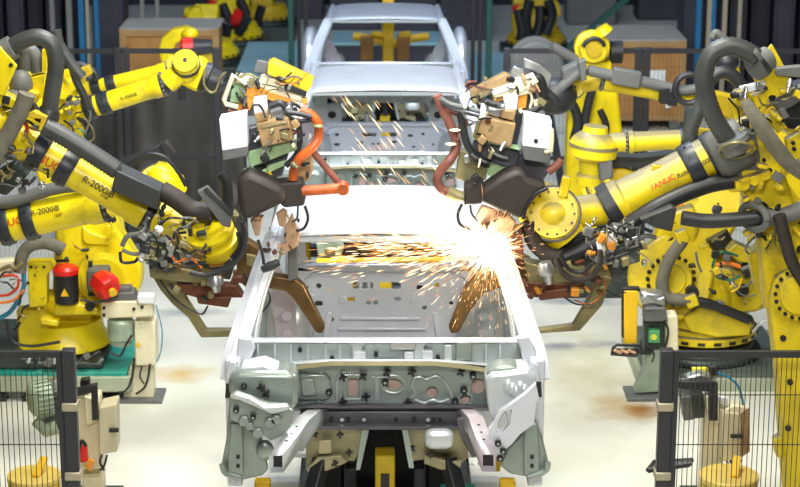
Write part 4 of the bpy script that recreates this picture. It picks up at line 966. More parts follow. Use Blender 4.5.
# ---- background robots ------------------------------------------------
Y = 20.3
r = thing('welding_robot', 'small yellow robot behind the left fence with curved arm and red motor, before the crate', 'robot', (P(185, 60, Y).x, Y, 0), GRP_R)
xb = P(186, 60, Y).x
robot_base(r, xb, Y+.1, 0, 0, 1.0)
mb = MB(); o = []
arc = [(196, 34), (186, 28), (172, 30), (162, 38), (158, 50), (162, 66), (164, 110), (178, 110), (178, 68), (172, 52), (176, 44), (184, 40), (192, 42)]
mb.plate(arc, Y, .22); mb.build('lower_arm', YEL, r, bevel=.02)
mb = MB(); a, b = P(181, 48, Y-.15), P(194, 47, Y-.15); mb.prof(a, b, [(0, .08), (.2, .11), (1, .10)], 16); mb.build('motor_cap', RED, r)
mb = MB(); mb.prof(P(194, 47, Y-.1), P(212, 46, Y-.1), [(0, .09), (1, .07)], 16); mb.build('arm_motor', BLK, r)
MB().ell(P(190, 34, Y), .09, .12, .07).build('elbow_housing', YEL, r)
MB().box(P(206, 62, Y), (.2, .2, .3)).build('side_casting', YEL2, r, bevel=.02)
def far_robot(x, y, label, m, pts, red=True, dark=()):
    Y = y; r = thing('welding_robot', label, 'robot', (P(x, 30, Y).x, Y, 0), GRP_R); xb = P(x, 30, Y).x
    robot_base(r, xb, Y+.3, 0, -PI/2, 1.1, m=m)
    for nm, pl in pts: MB().plate(pl, Y, .3).build(nm, m, r, bevel=.03)
    if red: MB().prof(P(x, 16, Y-.2), P(x+9, 19, Y-.2), [(0, .10), (.5, .14), (1, .1)], 14).build('motor_cap', RED, r)
    for pl in dark: MB().tube([P(a, b, Y-.15) for a, b in pl], .07, 10).build('cable_hose', BLK, r)
    return r
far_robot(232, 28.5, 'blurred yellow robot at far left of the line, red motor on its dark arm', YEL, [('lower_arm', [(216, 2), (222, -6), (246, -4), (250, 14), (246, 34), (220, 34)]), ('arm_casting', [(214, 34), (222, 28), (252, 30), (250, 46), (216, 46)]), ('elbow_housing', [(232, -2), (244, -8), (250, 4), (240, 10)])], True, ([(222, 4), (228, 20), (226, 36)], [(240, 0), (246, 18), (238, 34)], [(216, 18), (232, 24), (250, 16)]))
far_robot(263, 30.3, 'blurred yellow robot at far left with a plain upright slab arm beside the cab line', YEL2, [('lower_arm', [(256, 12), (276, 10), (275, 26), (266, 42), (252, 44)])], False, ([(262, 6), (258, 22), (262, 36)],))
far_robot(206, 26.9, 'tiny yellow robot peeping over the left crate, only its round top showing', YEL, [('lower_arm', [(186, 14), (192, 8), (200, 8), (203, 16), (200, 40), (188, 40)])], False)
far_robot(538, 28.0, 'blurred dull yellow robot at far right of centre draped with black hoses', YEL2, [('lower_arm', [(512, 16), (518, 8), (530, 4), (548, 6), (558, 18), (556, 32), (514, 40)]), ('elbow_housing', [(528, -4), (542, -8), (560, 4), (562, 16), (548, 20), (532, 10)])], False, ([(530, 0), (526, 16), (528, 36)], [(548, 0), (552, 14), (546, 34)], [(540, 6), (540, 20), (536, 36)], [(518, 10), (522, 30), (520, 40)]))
# ================================================================== WELD GUNS
GG = 'spot welding guns held by the robots'
def parts(r, lst):
    for nm, m, pl, Y, t, *bv in lst: MB().plate(pl, Y, t).build(nm, m, r, bevel=bv[0] if bv else .006)
# near left gun
Y = 11.0
r = thing('weld_gun', 'near left welding gun with white box, tan transformer and bright orange hoses', 'welding gun', P(250, 210, Y), GG)
parts(r, [
 ('white_box', WHT, [(219, 119), (246, 114), (248, 147), (222, 151)], Y-.12, .14),
 ('box_base', GRY, [(222, 151), (248, 147), (248, 156), (223, 161)], Y-.115, .14),
 ('transformer', TAN, [(256, 124), (288, 117), (294, 140), (262, 148)], Y-.10, .2, .008),
 ('transformer_rib', OLIVE, [(260, 127), (286, 121), (288, 124), (262, 130)], Y-.105, .02),
 ('white_block', WHT, [(253, 100), (266, 98), (267, 112), (254, 114)], Y-.06, .1),
 ('tan_block', TAN, [(254, 114), (267, 111), (268, 120), (257, 123)], Y-.08, .12),
 ('silver_block', SIL, [(270, 112), (290, 106), (292, 117), (272, 121)], Y-.05, .12),
 ('green_bracket', GRN, [(246, 153), (296, 138), (297, 150), (250, 168)], Y-.02, .03),
 ('green_bracket', GRN, [(243, 170), (250, 166), (252, 178), (266, 168), (268, 176), (246, 186)], Y+.02, .03),
 ('green_bracket', GRN, [(266, 166), (286, 160), (284, 166), (268, 174)], Y+.02, .03),
 ('brass_clamp', YTOOL, [(262, 178), (270, 172), (274, 182), (268, 186)], Y-.03, .06),
 ('hidden_frame', CARD, [(248, 158), (240, 130), (258, 126), (292, 142), (282, 176), (262, 182)], Y+.06, .1),
 ('tan_pad', TAN, [(298, 156), (312, 150), (313, 172), (308, 182), (296, 180)], Y+.05, .06, .01),
 ('end_block', CONE, [(276, 184), (302, 182), (306, 197), (304, 206), (284, 208), (279, 203)], Y-.12, .16, .012),
 ('tan_bracket', COPP, [(250, 220), (258, 214), (263, 217), (259, 236), (255, 236)], Y-.02, .04),
 ('tan_bracket', COPP, [(276, 214), (283, 209), (287, 212), (286, 228), (279, 226)], Y-.02, .04),
 ('tan_bracket', COPP, [(284, 230), (292, 214), (296, 224), (300, 232), (298, 246), (288, 252), (280, 250), (279, 246), (286, 243)], Y-.01, .05),
 ('tip_bracket', GRY, [(288, 250), (297, 246), (298, 278), (288, 282)], Y+.20, .05),
 ('gun_arm', BRONZE, [(264, 274), (278, 276), (296, 279), (304, 286), (325, 328), (322, 334), (316, 333), (294, 300), (286, 292), (264, 288)], Y+.25, .08, .012),
 ('gun_yoke', BRONZE, [(236, 262), (246, 240), (262, 250), (268, 270), (266, 286), (248, 290), (238, 280)], Y+.22, .10, .01),
 ('yoke_window', OLIVE, [(246, 254), (256, 256), (258, 268), (246, 266)], Y+.20, .03),
 ('lower_beam', RUST, [(176, 284), (236, 286), (244, 298), (232, 298), (200, 299), (186, 295)], Y+.15, .10, .008),
 ('lower_beam', RUST, [(196, 297), (232, 297), (228, 308), (198, 304)], Y+.12, .12, .008),
 ('return_arm', OLIVE, [(152, 276), (176, 279), (188, 290), (186, 298), (206, 330), (234, 330), (234, 337), (201, 338), (188, 318), (172, 304), (160, 290)], Y+.30, .06, .008),
 ('gun_plate', OLIVE, [(148, 262), (180, 268), (214, 276), (216, 284), (180, 282), (150, 278)], Y+.1, .12, .008),
])
mb = MB(); mb.plate([(236, 183), (247, 172), (264, 179), (284, 189), (287, 202), (262, 214), (244, 222), (239, 210)], Y-.20, .2); mb.build('cone_cover', CONE, r, bevel=.035)
hose(r, [(302, 191), (318, 190), (332, 189), (343, 188)], Y-.10, 5.2, ORG, 'orange_hose', False)
MB().disc(P(343, 188, Y-.1), (0, 1, .2), M(5.8, Y), .06).build('hose_end', ORG, r)
hose(r, [(300, 110), (310, 114), (318, 124), (318, 138), (312, 148), (300, 158), (294, 170), (293, 180)], [Y-.05]*4+[Y-.08]*4, 4.6, ORG, 'orange_hose', False)
mb = MB()
for x, y in ((318, 126), (311, 150), (296, 166), (293, 178), (308, 191)): mb.ell(P(x, y, Y-.07), .033, .033, .012)
mb.build('hose_strap', OLIVE, r)
hose(r, [(310, 148), (318, 158), (328, 170), (338, 182)], Y-.03, 3.6, PINK, 'return_hose', False)
hose(r, [(270, 106), (280, 103), (286, 108)], Y-.1, 3.5, DGR, 'cable', False); hose(r, [(284, 112), (300, 114), (312, 117)], Y-.08, 2.6, DGR, 'cable', False)
hose(r, [(286, 116), (300, 121), (314, 120)], Y-.06, 2.0, BLK, 'cable', False)
hose(r, [(298, 120), (300, 140), (296, 155), (286, 166)], Y+.0, 3.0, DGR, 'cable', False)
hose(r, [(305, 206), (308, 218), (304, 228), (296, 231)], Y-.1, 1.5, DGR, 'cable', False); hose(r, [(298, 206), (297, 218), (292, 222)], Y-.1, 1., DGR, 'cable', False)
hose(r, [(243, 222), (245, 240), (240, 256), (226, 268), (206, 275), (190, 272)], Y-.08, 3.2, DGR, 'cable', False)
hose(r, [(238, 232), (240, 246), (232, 258)], Y-.06, 2.4, BLK, 'cable', False)
hose(r, [(258, 240), (262, 252), (264, 264)], Y-.25, 1.6, DGR, 'cable', False)
mb = MB(); mb.prof(P(214, 272, Y-.05), P(217, 292, Y-.05), [(0, .03), (.3, .045), (.6, .05), (.65, .03), (1, .02)], 16); mb.build('pressure_fitting', SIL, r)
mb = MB(); mb.prof(P(262, 270, Y-.3), P(279, 262, Y-.3), [(0, .02), (.5, .028), (1, .02)], 12); mb.build('cable_boot', DGR, r)
parts(r, [('valve_block', WHT, [(164, 234), (172, 230), (176, 240), (172, 248), (166, 244)], Y+.5, .06), ('valve_block', CREAM, [(140, 246), (154, 248), (154, 262), (140, 262)], Y+.2, .08),
          ('valve_block', SIL, [(178, 250), (188, 248), (192, 260), (182, 264)], Y+.4, .06), ('orange_block', ORF, [(206, 256), (228, 240), (236, 252), (222, 266), (210, 268)], Y+.42, .06), ('mount_plate', DPLAT, [(150, 240), (200, 246), (236, 262), (230, 280), (170, 272), (148, 262)], Y+.58, .05)])
wires(r, [([(122, 246), (128, 236), (142, 234), (160, 236)], Y+.1, 2.6, GRY), ([(122, 250), (134, 254), (146, 252)], Y+.1, 2., GRY), ([(142, 252), (140, 236), (150, 232), (158, 244), (156, 258)], Y+.05, 1., BLK),
          ([(150, 268), (168, 262), (186, 266), (206, 262)], Y+.05, 1.6, DGR), ([(170, 250), (176, 262), (190, 258), (202, 268)], Y+.05, 1.3, CORW), ([(160, 280), (176, 300), (200, 314), (208, 306)], Y+.2, 1., DGR),
          ([(178, 240), (186, 254), (198, 250), (206, 258)], Y+.02, 1.2, BLK), ([(266, 286), (270, 300), (263, 312)], Y+.1, .8, DGR), ([(150, 256), (164, 270), (176, 268)], Y+.04, 1.8, BLK), ([(120, 252), (122, 262), (134, 262), (138, 258)], Y+.15, 1.6, DGR)], 'cable')
clutter(r, 138, 222, 206, 266, Y+.06, 22, 21, (BLK, DGR, GRY, BLK, SIL, OLIVE), (.6, 1.5)); bits(r, 138, 228, 204, 266, Y+.02, 24, 22, (SIL, WHT, DGR, OLIVE, GRY, BLK, BRONZE), (.02, .055))
bits(r, 252, 104, 312, 178, Y-.11, 14, 23, (OLIVE, DGR, SIL, TAN, BLK, CREAM), (.015, .045)); clutter(r, 250, 96, 312, 150, Y-.1, 8, 24, (DGR, BLK, GRY, PINK), (.6, 1.6)); bits(r, 170, 272, 262, 300, Y+.05, 16, 25, (OLIVE, RUST, DGR, BRONZE), (.02, .05)); bits(r, 250, 206, 300, 255, Y-.06, 14, 26, (COPP, OLIVE, DGR, RUST), (.012, .035))
# near right gun
r = thing('weld_gun', 'near right welding gun with drooping pinkish hoses, its tip in the spark burst', 'welding gun', P(500, 200, Y), GG)
parts(r, [
 ('white_box', WHT, [(525, 115), (552, 121), (551, 150), (522, 146)], Y-.12, .14),
 ('box_base', GRY, [(522, 146), (551, 150), (550, 164), (524, 160)], Y-.115, .14),
 ('transformer', TAN, [(482, 117), (516, 124), (511, 148), (475, 139)], Y-.10, .2, .008),
 ('transformer_side', OLIVE, [(479, 118), (482, 117), (475, 139), (473, 137)], Y-.11, .05),
 ('white_block', WHT, [(504, 98), (518, 96), (517, 110), (505, 110)], Y-.06, .1),
 ('tan_block', TAN, [(502, 110), (516, 111), (514, 121), (501, 118)], Y-.08, .12),
 ('silver_block', SIL, [(489, 108), (502, 110), (500, 118), (488, 114)], Y-.05, .1),
 ('bracket_plate', CARD, [(474, 139), (520, 150), (516, 170), (470, 156)], Y-.0, .03),
 ('bracket_edge', GRN, [(473, 137), (520, 149), (520, 151), (473, 139.5)], Y-.08, .10),
 ('green_bracket', GRN, [(484, 158), (500, 162), (524, 172), (522, 178), (504, 176), (498, 182), (488, 176)], Y+.02, .03),
 ('brass_clamp', YTOOL, [(496, 176), (504, 174), (504, 184), (496, 186)], Y-.03, .05),
 ('hidden_frame', CARD, [(514, 150), (540, 160), (552, 168), (536, 190), (512, 178)], Y+.06, .1),
 ('gold_bracket', OLIVE, [(460, 150), (476, 156), (488, 166), (486, 180), (470, 184), (455, 178)], Y+.03, .05),
 ('end_block', CONE, [(465, 187), (483, 182), (486, 190), (482, 204), (464, 206)], Y-.12, .16, .012),
 ('tan_bracket', COPP, [(482, 206), (504, 210), (516, 222), (510, 238), (494, 232), (484, 234), (474, 222)], Y-.02, .05),
 ('tip_bracket', RUST, [(510, 225), (522, 228), (524, 262), (516, 284), (508, 260)], Y+.04, .08),
 ('gun_arm', BRONZE, [(506, 264), (494, 266), (478, 274), (464, 290), (449, 328), (451, 334), (459, 333), (470, 312), (484, 294), (506, 286)], Y+.25, .08, .012),
 ('gun_yoke', BRONZE, [(514, 252), (530, 260), (540, 270), (528, 290), (516, 282), (508, 266)], Y+.22, .10, .01),
 ('main_beam', OLIVE, [(524, 262), (560, 268), (606, 262), (612, 276), (570, 284), (528, 284)], Y+.12, .12, .01),
 ('lower_beam', RUST, [(522, 282), (580, 284), (588, 290), (536, 298), (524, 292)], Y+.12, .10, .008),
 ('lower_beam', RUST, [(536, 292), (572, 288), (573, 297), (540, 301)], Y+.08, .12, .008),
 ('return_arm', OLIVE, [(586, 266), (610, 270), (611, 282), (602, 306), (580, 331), (536, 334), (535, 330), (573, 325), (590, 296), (594, 284), (584, 282)], Y+.30, .06, .008),
 ('dark_clamp', CARD, [(610, 262), (622, 264), (622, 282), (612, 280)], Y+.2, .08),
])
MB().disc(P(488, 121, Y-.105), (0, 1, 0), M(3, Y), .012).build('red_emblem', RUST, r)
MB().tube([P(546, 152, Y-.16), P(551, 151, Y-.19), P(552, 140, Y-.19), P(552, 130, Y-.19), P(549, 128, Y-.16)], .012, 8, sm=False).build('yellow_handle', CREAM, r)
MB().disc(P(536, 141, Y-.122), (0, 1, 0), .012, .012).build('bolt', BLK, r)
MB().cyl(P(482, 120, Y-.08), P(484, 104, Y-.08), M(3, Y)).build('white_sleeve', WHT, r)
mb = MB(); mb.plate([(482, 191), (504, 176), (516, 171), (524, 172), (529, 180), (548, 187), (540, 192), (530, 204), (523, 220), (500, 212), (482, 204)], Y-.20, .2); mb.build('cone_cover', CONE, r, bevel=.035)
hose(r, [(548, 188), (536, 194), (527, 206), (523, 219)], Y-.2, 2, BLK, 'cover_rim', False)
hose(r, [(437, 95), (442, 108), (449, 122), (455, 138), (456, 148), (450, 160), (441, 170), (437, 180), (441, 188), (448, 192)], [Y+.0]*5+[Y-.05]*5, 4.6, PINK, 'pink_hose', False)
hose(r, [(446, 108), (452, 112), (462, 116), (466, 126)], Y+.04, 3, PINK, 'return_hose', False)
hose(r, [(448, 191), (458, 196), (466, 198)], Y-.06, 6, OLIVE, 'hose_joint', False)
hose(r, [(440, 98), (450, 104), (466, 108), (482, 112)], Y-.04, 2.4, GRY, 'cable', False); hose(r, [(442, 103), (454, 110), (470, 114), (480, 117)], Y-.05, 1.6, DGR, 'cable', False)
hose(r, [(460, 112), (463, 128), (468, 146), (478, 158), (490, 164)], Y-.02, 3.8, DGR, 'cable', False)
hose(r, [(485, 102), (494, 104), (504, 106)], Y-.08, 3.4, DGR, 'cable', False)
mb = MB()
for x, y in ((451, 144), (455, 130), (447, 166)): mb.ell(P(x, y, Y-.03), .034, .034, .008)
mb.build('hose_strap', CREAM, r)
hose(r, [(462, 204), (458, 214), (460, 224), (470, 230)], Y-.1, 1.5, DGR, 'cable', False); hose(r, [(470, 204), (472, 214), (478, 222)], Y-.1, 1., DGR, 'cable', False)
hose(r, [(548, 172), (556, 166), (562, 160)], Y-.1, 4, PINK, 'pink_hose', False)
mb = MB(); mb.prof(P(545, 262, Y-.02), P(549, 284, Y-.02), [(0, .035), (.3, .05), (.55, .045), (.6, .03), (1, .02)], 16); mb.build('pressure_fitting', SIL, r)
hose(r, [(556, 258), (562, 272), (576, 280), (592, 276), (600, 262), (600, 250)], Y-.1, 3, CONE, 'cable', False)
hose(r, [(560, 252), (568, 268), (582, 272), (594, 262)], Y-.12, 2, BLK, 'cable', False)
parts(r, [('valve_block', WHT, [(598, 240), (606, 230), (618, 240), (616, 250), (602, 254)], Y+.05, .08), ('valve_block', SIL, [(614, 226), (624, 230), (622, 240), (612, 238)], Y+.05, .06), ('orange_block', ORF, [(606, 244), (616, 242), (616, 250), (606, 252)], Y-.0, .04), ('mount_plate', DPLAT, [(552, 250), (600, 246), (640, 240), (640, 262), (606, 272), (556, 270)], Y+.14, .06), ('valve_block', CREAM, [(598, 256), (614, 256), (614, 264), (598, 266)], Y-.02, .05), ('valve_block', SIL, [(624, 240), (638, 236), (640, 246), (626, 250)], Y+.05, .06)])
wires(r, [([(620, 236), (632, 240), (646, 236), (656, 238)], Y+.1, 2.4, GRY), ([(612, 224), (624, 226), (634, 222)], Y+.1, 2., GRY), ([(590, 240), (600, 234), (612, 232)], Y, 1.6, BLK), ([(574, 300), (590, 304), (604, 290), (606, 270)], Y+.2, .8, CORW), ([(560, 294), (576, 304), (594, 304)], Y+.2, .9, DGR), ([(606, 290), (616, 296), (626, 292)], Y+.2, .8, DGR), ([(626, 232), (640, 228), (652, 232)], Y+.08, 1.8, DGR), ([(594, 260), (612, 258), (628, 252)], Y, 1.6, DGR)], 'cable')

clutter(r, 590, 222, 648, 262, Y+.02, 20, 31, (BLK, DGR, GRY, SIL, OLIVE), (.6, 1.5)); bits(r, 588, 224, 646, 266, Y-.02, 24, 32, (SIL, WHT, DGR, ORF, GRY, BLK, OLIVE), (.02, .055))
bits(r, 456, 96, 518, 182, Y-.11, 14, 33, (OLIVE, DGR, SIL, TAN, BLK, CREAM), (.015, .045)); clutter(r, 440, 96, 510, 160, Y-.08, 10, 34, (DGR, BLK, GRY, PINK), (.6, 1.6)); bits(r, 522, 258, 610, 298, Y+.05, 18, 35, (OLIVE, RUST, DGR, BRONZE, ORF), (.02, .05)); bits(r, 474, 206, 520, 240, Y-.06, 14, 36, (COPP, OLIVE, DGR, RUST), (.012, .035))
# upper left gun (working on the second cab)
Y = 14.2
r = thing('weld_gun', 'farther left welding gun with long yellow bar and orange frame beside the second cab', 'welding gun', P(270, 95, Y), GG)
parts(r, [
 ('yellow_bar', YTOOL, [(268, 63), (272, 62), (313, 80), (312, 86), (307, 92), (267, 74)], Y-.1, .12),
 ('bar_top', YEL2, [(268, 62), (273, 60), (314, 79), (311, 82)], Y-.05, .12),
 ('grey_plate', GRY, [(257, 60), (268, 62), (266, 74), (253, 72)], Y-.08, .04),
 ('cream_body', CREAM, [(260, 77), (274, 78), (304, 92), (301, 102), (276, 95), (258, 86)], Y-.06, .14),
 ('connector_block', BLK, [(285, 84), (307, 91), (306, 97), (284, 90)], Y-.10, .06),
 ('orange_frame', ORF, [(247, 86), (252, 86), (293, 101), (291, 108), (256, 95), (250, 110), (244, 112)], Y-.1, .08),
 ('orange_frame', ORF, [(240, 100), (248, 98), (246, 112), (236, 114)], Y-.05, .08),
 ('cream_block', CREAM, [(236, 74), (256, 80), (256, 88), (234, 82)], Y-.08, .1),
 ('cream_block', CREAM, [(294, 96), (306, 98), (300, 106), (292, 104)], Y-.04, .08),
 ('green_block', GRN, [(232, 82), (246, 86), (242, 104), (230, 102)], Y-.02, .1),
 ('dark_body', CARD, [(226, 96), (250, 94), (292, 108), (280, 116), (232, 116)], Y+.05, .16),
])
MB().tube([P(x, y, Y-.12) for x, y in ((246, 84), (233, 75), (224, 100), (226, 104), (238, 107))], .018, 8, sm=False).build('loop_frame', CREAM, r)
wires(r, [([(274, 82), (286, 84), (300, 80), (308, 72)], Y-.14, .7, ORF), ([(262, 84), (272, 86), (284, 90), (290, 98)], Y-.14, .7, DGR), ([(240, 88), (246, 96), (244, 106)], Y-.12, 1.4, GRY), ([(236, 92), (240, 100), (246, 104)], Y-.12, 1.2, DGR), ([(238, 78), (248, 74), (258, 78)], Y-.12, 1.4, OLIVE), ([(228, 110), (238, 113), (248, 106)], Y-.1, 2, PINK), ([(290, 102), (298, 106), (304, 112)], Y-.1, 1.6, BLK), ([(220, 92), (226, 88), (232, 84)], Y-.02, 4.5, DGR)], 'cable')
bits(r, 228, 76, 306, 112, Y-.12, 14, 41, (OLIVE, CREAM, DGR, SIL, ORF, BLK), (.02, .06)); clutter(r, 228, 76, 306, 114, Y-.16, 12, 42, (DGR, GRY, OLIVE, ORF, BLK), (.5, 1.2))
# upper right gun
r = thing('weld_gun', 'farther right welding gun with tan bar and cream body on the second cab', 'welding gun', P(505, 95, Y), GG)
parts(r, [
 ('tan_bar', TAN, [(470, 92), (505, 74), (510, 76), (511, 84), (478, 101), (471, 99)], Y-.1, .12),
 ('silver_cover', SIL, [(508, 76), (514, 66), (524, 70), (524, 80), (514, 84)], Y-.04, .1),
 ('cream_body', CREAM, [(492, 91), (512, 84), (534, 75), (539, 82), (520, 93), (494, 98)], Y-.12, .12),
 ('white_block', WHT, [(492, 90), (512, 83), (513, 89), (493, 96)], Y-.14, .03),
 ('orange_frame', ORF, [(492, 97), (520, 92), (528, 94), (526, 108), (518, 110), (517, 98), (494, 102)], Y-.06, .08),
 ('connector_block', BLK, [(470, 99), (490, 92), (490, 97), (474, 104)], Y-.08, .06),
 ('dark_body', CARD, [(496, 100), (520, 96), (544, 86), (545, 104), (528, 116), (504, 112)], Y+.05, .16),
 ('cream_block', CREAM, [(513, 92), (536, 88), (536, 92), (516, 97)], Y-.1, .05),
 ('cable_plate', SIL, [(524, 58), (540, 64), (552, 74), (548, 88), (536, 72), (524, 68)], Y+.1, .05),
])
MB().tube([P(x, y, Y-.08) for x, y in ((534, 76), (541, 80), (544, 96), (540, 106), (530, 112))], .03, 8).build('loop_frame', BLK, r)
wires(r, [([(528, 88), (532, 98), (530, 108)], Y-.12, 1.3, CREAM), ([(534, 88), (538, 98), (534, 108)], Y-.12, 1.1, GRY), ([(470, 84), (480, 88), (494, 90)], Y-.14, .7, DGR), ([(516, 86), (518, 92), (514, 100)], Y-.16, 1.3, DGR), ([(476, 102), (484, 104), (494, 106)], Y-.1, 2, PINK), ([(545, 92), (552, 98), (556, 104)], Y, 5, DGR)], 'cable')

bits(r, 472, 76, 545, 112, Y-.12, 14, 43, (OLIVE, CREAM, DGR, SIL, TAN, BLK), (.02, .06)); clutter(r, 470, 78, 545, 114, Y-.16, 12, 44, (DGR, GRY, OLIVE, BLK, PINK), (.5, 1.2))
# ================================================================== SPARKS
W0 = P(490, 250, 10.78)
mb = MB(); rs = random.Random(11)
def spark(a, d, L, w, mi):
    d = d.normalized(); _, s, u = basis(d); mb.cur = mi
    b = a+d*L; m = a.lerp(b, .6)
    mb.add([a]+[m+s*(math.cos(q)*w)+u*(math.sin(q)*w) for q in (0, 2.094, 4.188)]+[b], [(0, 2, 1), (0, 3, 2), (0, 1, 3), (4, 1, 2), (4, 2, 3), (4, 3, 1)])
for i in range(1000):           # spray that flies across the windscreen opening
    dist = abs(rs.gauss(0, 1))*.42+.03
    if dist > .98: dist = rs.uniform(.25, .95)
    an = rs.gauss(PI+.03, .13) if dist > .5 else rs.gauss(PI+.05, .30)
    dr = V((math.cos(an), rs.uniform(-.15, .25), math.sin(an)*.75+.02))
    p = W0+dr*dist+V((0, 0, -.035*dist*dist*2+ .02))
    v = dr+V((0, 0, -.10*dist)); L = rs.uniform(.03, .095)*(1 if dist > .2 else .8)
    spark(p, v, L, rs.uniform(.0010, .0026), 0 if dist < .25 or rs.random() < .35 else (1 if rs.random() < .7 else 2))
for i in range(750):           # short burst round the tip, all ways
    dr = V((rs.gauss(0, 1), rs.gauss(0, .5)-.15, rs.gauss(0, 1))).normalized(); dist = abs(rs.gauss(0, .10))
    spark(W0+dr*dist, dr, rs.uniform(.02, .09), rs.uniform(.001, .003), 0 if dist < .1 else 1)
for i in range(330):           # falling over the gun arm and into the cab
    an = rs.uniform(PI*1.02, PI*1.62); dist = rs.uniform(.1, .55)*rs.random()**.3
    dr = V((math.cos(an), rs.uniform(-.2, .3), math.sin(an))); p = W0+dr*dist
    spark(p, dr+V((0, 0, -.5*dist)), rs.uniform(.01, .04), rs.uniform(.0009, .002), rs.choice((0, 1, 1, 2)))
for i in range(90):            # a few to the right
    an = rs.uniform(-1.3, .9); dist = rs.uniform(.05, .28); dr = V((math.cos(an), rs.uniform(-.4, .1), math.sin(an)))
    spark(W0+dr*dist, dr, rs.uniform(.01, .035), rs.uniform(.0009, .002), rs.choice((1, 1, 2)))
for i in range(75):            # stray sparks drifting between the first and second cab
    x, y = rs.uniform(335, 430), rs.uniform(92, 205)
    x = 330+ (y-92)*.35+abs(rs.gauss(0, 38)); p = P(x, y, 11.6+rs.random()*.8)
    spark(p, V((.75, 0, -1+rs.uniform(-.2, .2))), rs.uniform(.05, .11), rs.uniform(.0016, .0026), rs.choice((0, 1, 1)))
def emis(name, col, s):
    m = bpy.data.materials.new(name); m.use_nodes = True; b = m.node_tree.nodes['Principled BSDF']
    b.inputs['Base Color'].default_value = (0, 0, 0, 1); b.inputs['Emission Color'].default_value = col+(1,); b.inputs['Emission Strength'].default_value = s; return m
S0, S1, S2 = emis('spark_white_hot', (1, .80, .48), 4), emis('spark_orange', (1, .50, .16), 2.0), emis('spark_deep_orange', (1, .34, .08), 1.3)
o = mb.build('weld_sparks', [S0, S1, S2], loc=W0)
tag(o, 'spray of white and orange welding sparks streaming across the windscreen opening', 'sparks', kind='stuff')
mb = MB(); mb.ell(W0, .035, .03, .03); o = mb.build('weld_flash', emis('arc_white', (1, .9, .7), 30), loc=W0)
tag(o, 'white hot weld flash at the right windscreen pillar', 'weld flash')

# ================================================================== TIP DRESSERS, STANDS, PLATFORMS
def platform(x0, x1, y0, y1, z, label, top=None):
    r = thing('robot_platform', label, 'platform', ((x0+x1)/2, (y0+y1)/2, 0), 'robot platforms')
    MB().box(((x0+x1)/2, (y0+y1)/2, z-.02), (x1-x0, y1-y0, .04)).build('top_plate', top or TEAL, r, bevel=.005)
    mb = MB(); mb.box(((x0+x1)/2, y0+.03, z-.09), (x1-x0+.04, .10, .12)); mb.box((x0, (y0+y1)/2, z-.09), (.08, y1-y0, .12)); mb.box((x1, (y0+y1)/2, z-.09), (.08, y1-y0, .12)); mb.build('edge_beam', PLAT, r, bevel=.01)
    mb = MB(); mb.box(((x0+x1)/2, y0+.14, z/2-.04), (x1-x0-.1, .1, z-.10)); mb.build('skirt', PLAT, r)
    n = 5
    for i in range(n): MB().box((x0+.15+(x1-x0-.3)*i/(n-1), y0+.07, .02), (.16, .14, .04)).build('foot', BLK, r, bevel=.004)
    return r
zp = P(66, 370, 14.0).z
zpl = zp
platform(-3.3, G(130, 395).x, 13.95, 15.0, zpl, 'teal platform with pale edge beam under the left robot with red motor caps')
platform(1.95, 3.05, 14.2, 15.4, P(700, 374, 14.2).z, 'grey-green platform under the round-based robot on the right', PLATG)
# tip dresser stand, left
Y = G(140, 398).y
r = thing('tip_dresser_stand', 'cream tip dresser stand with green motor on the floor at left beside the teal platform', 'stand', (G(140, 398).x, Y, 0), 'tip dresser stands')
X = lambda px: P(px, 330, Y).x
parts(r, [
 ('cabinet', CREAM, [(134, 322), (155, 322), (156, 366), (135, 366)], Y-.1, .2, .012),
 ('column', CREAM, [(130, 366), (153, 366), (154, 400), (122, 400)], Y-.03, .14, .01),
 ('head_plate', CREAM, [(101, 302), (152, 301), (153, 317), (101, 319)], Y-.14, .16, .012),
 ('head_block', WHT, [(137, 296), (154, 296), (155, 304), (138, 304)], Y-.16, .1, .008),
 ('grey_cap', GRY, [(106, 294), (134, 292), (137, 303), (104, 304)], Y-.12, .14, .012),
 ('grey_cap', GRY, [(114, 288), (130, 287), (131, 294), (112, 295)], Y-.10, .10, .01),
 ('yellow_post', YTOOL, [(124, 283), (132, 283), (133, 294), (123, 294)], Y+.02, .06, .008),
])
MB().box((G(141, 398).x, Y+.02, .01), (.34, .3, .02)).build('base_plate', GRY, r)
mb = MB(); mb.prof(P(121, 318, Y-.04), P(121, 344, Y-.04), [(0, .08), (.1, .10), (.75, .10), (.8, .085), (1, .08)], 22); mb.build('green_motor', MOTG, r)
MB().prism([P(135, 347, Y-.104), P(141, 347, Y-.104), P(138, 341, Y-.104)], (0, .006, 0)).build('warning_triangle', YTOOL, r)
for x, y in ((104, 308), (134, 309), (142, 307), (104, 315)): MB().disc(P(x, y, Y-.145), (0, 1, 0), .012, .012, 10).build('bolt', BLK, r)
wires(r, [([(132, 335), (126, 345), (120, 356), (110, 352)], Y-.15, 1.2, DGR), ([(134, 358), (132, 378), (126, 390), (118, 392)], Y-.1, 1.4, DGR), ([(150, 364), (148, 378), (144, 388), (136, 394)], Y-.12, 1.2, BLK), ([(156, 305), (162, 330), (161, 350), (157, 362)], Y-.1, .6, CBLUE), ([(142, 366), (140, 376), (144, 384)], Y-.12, .9, DGR)], 'cable')
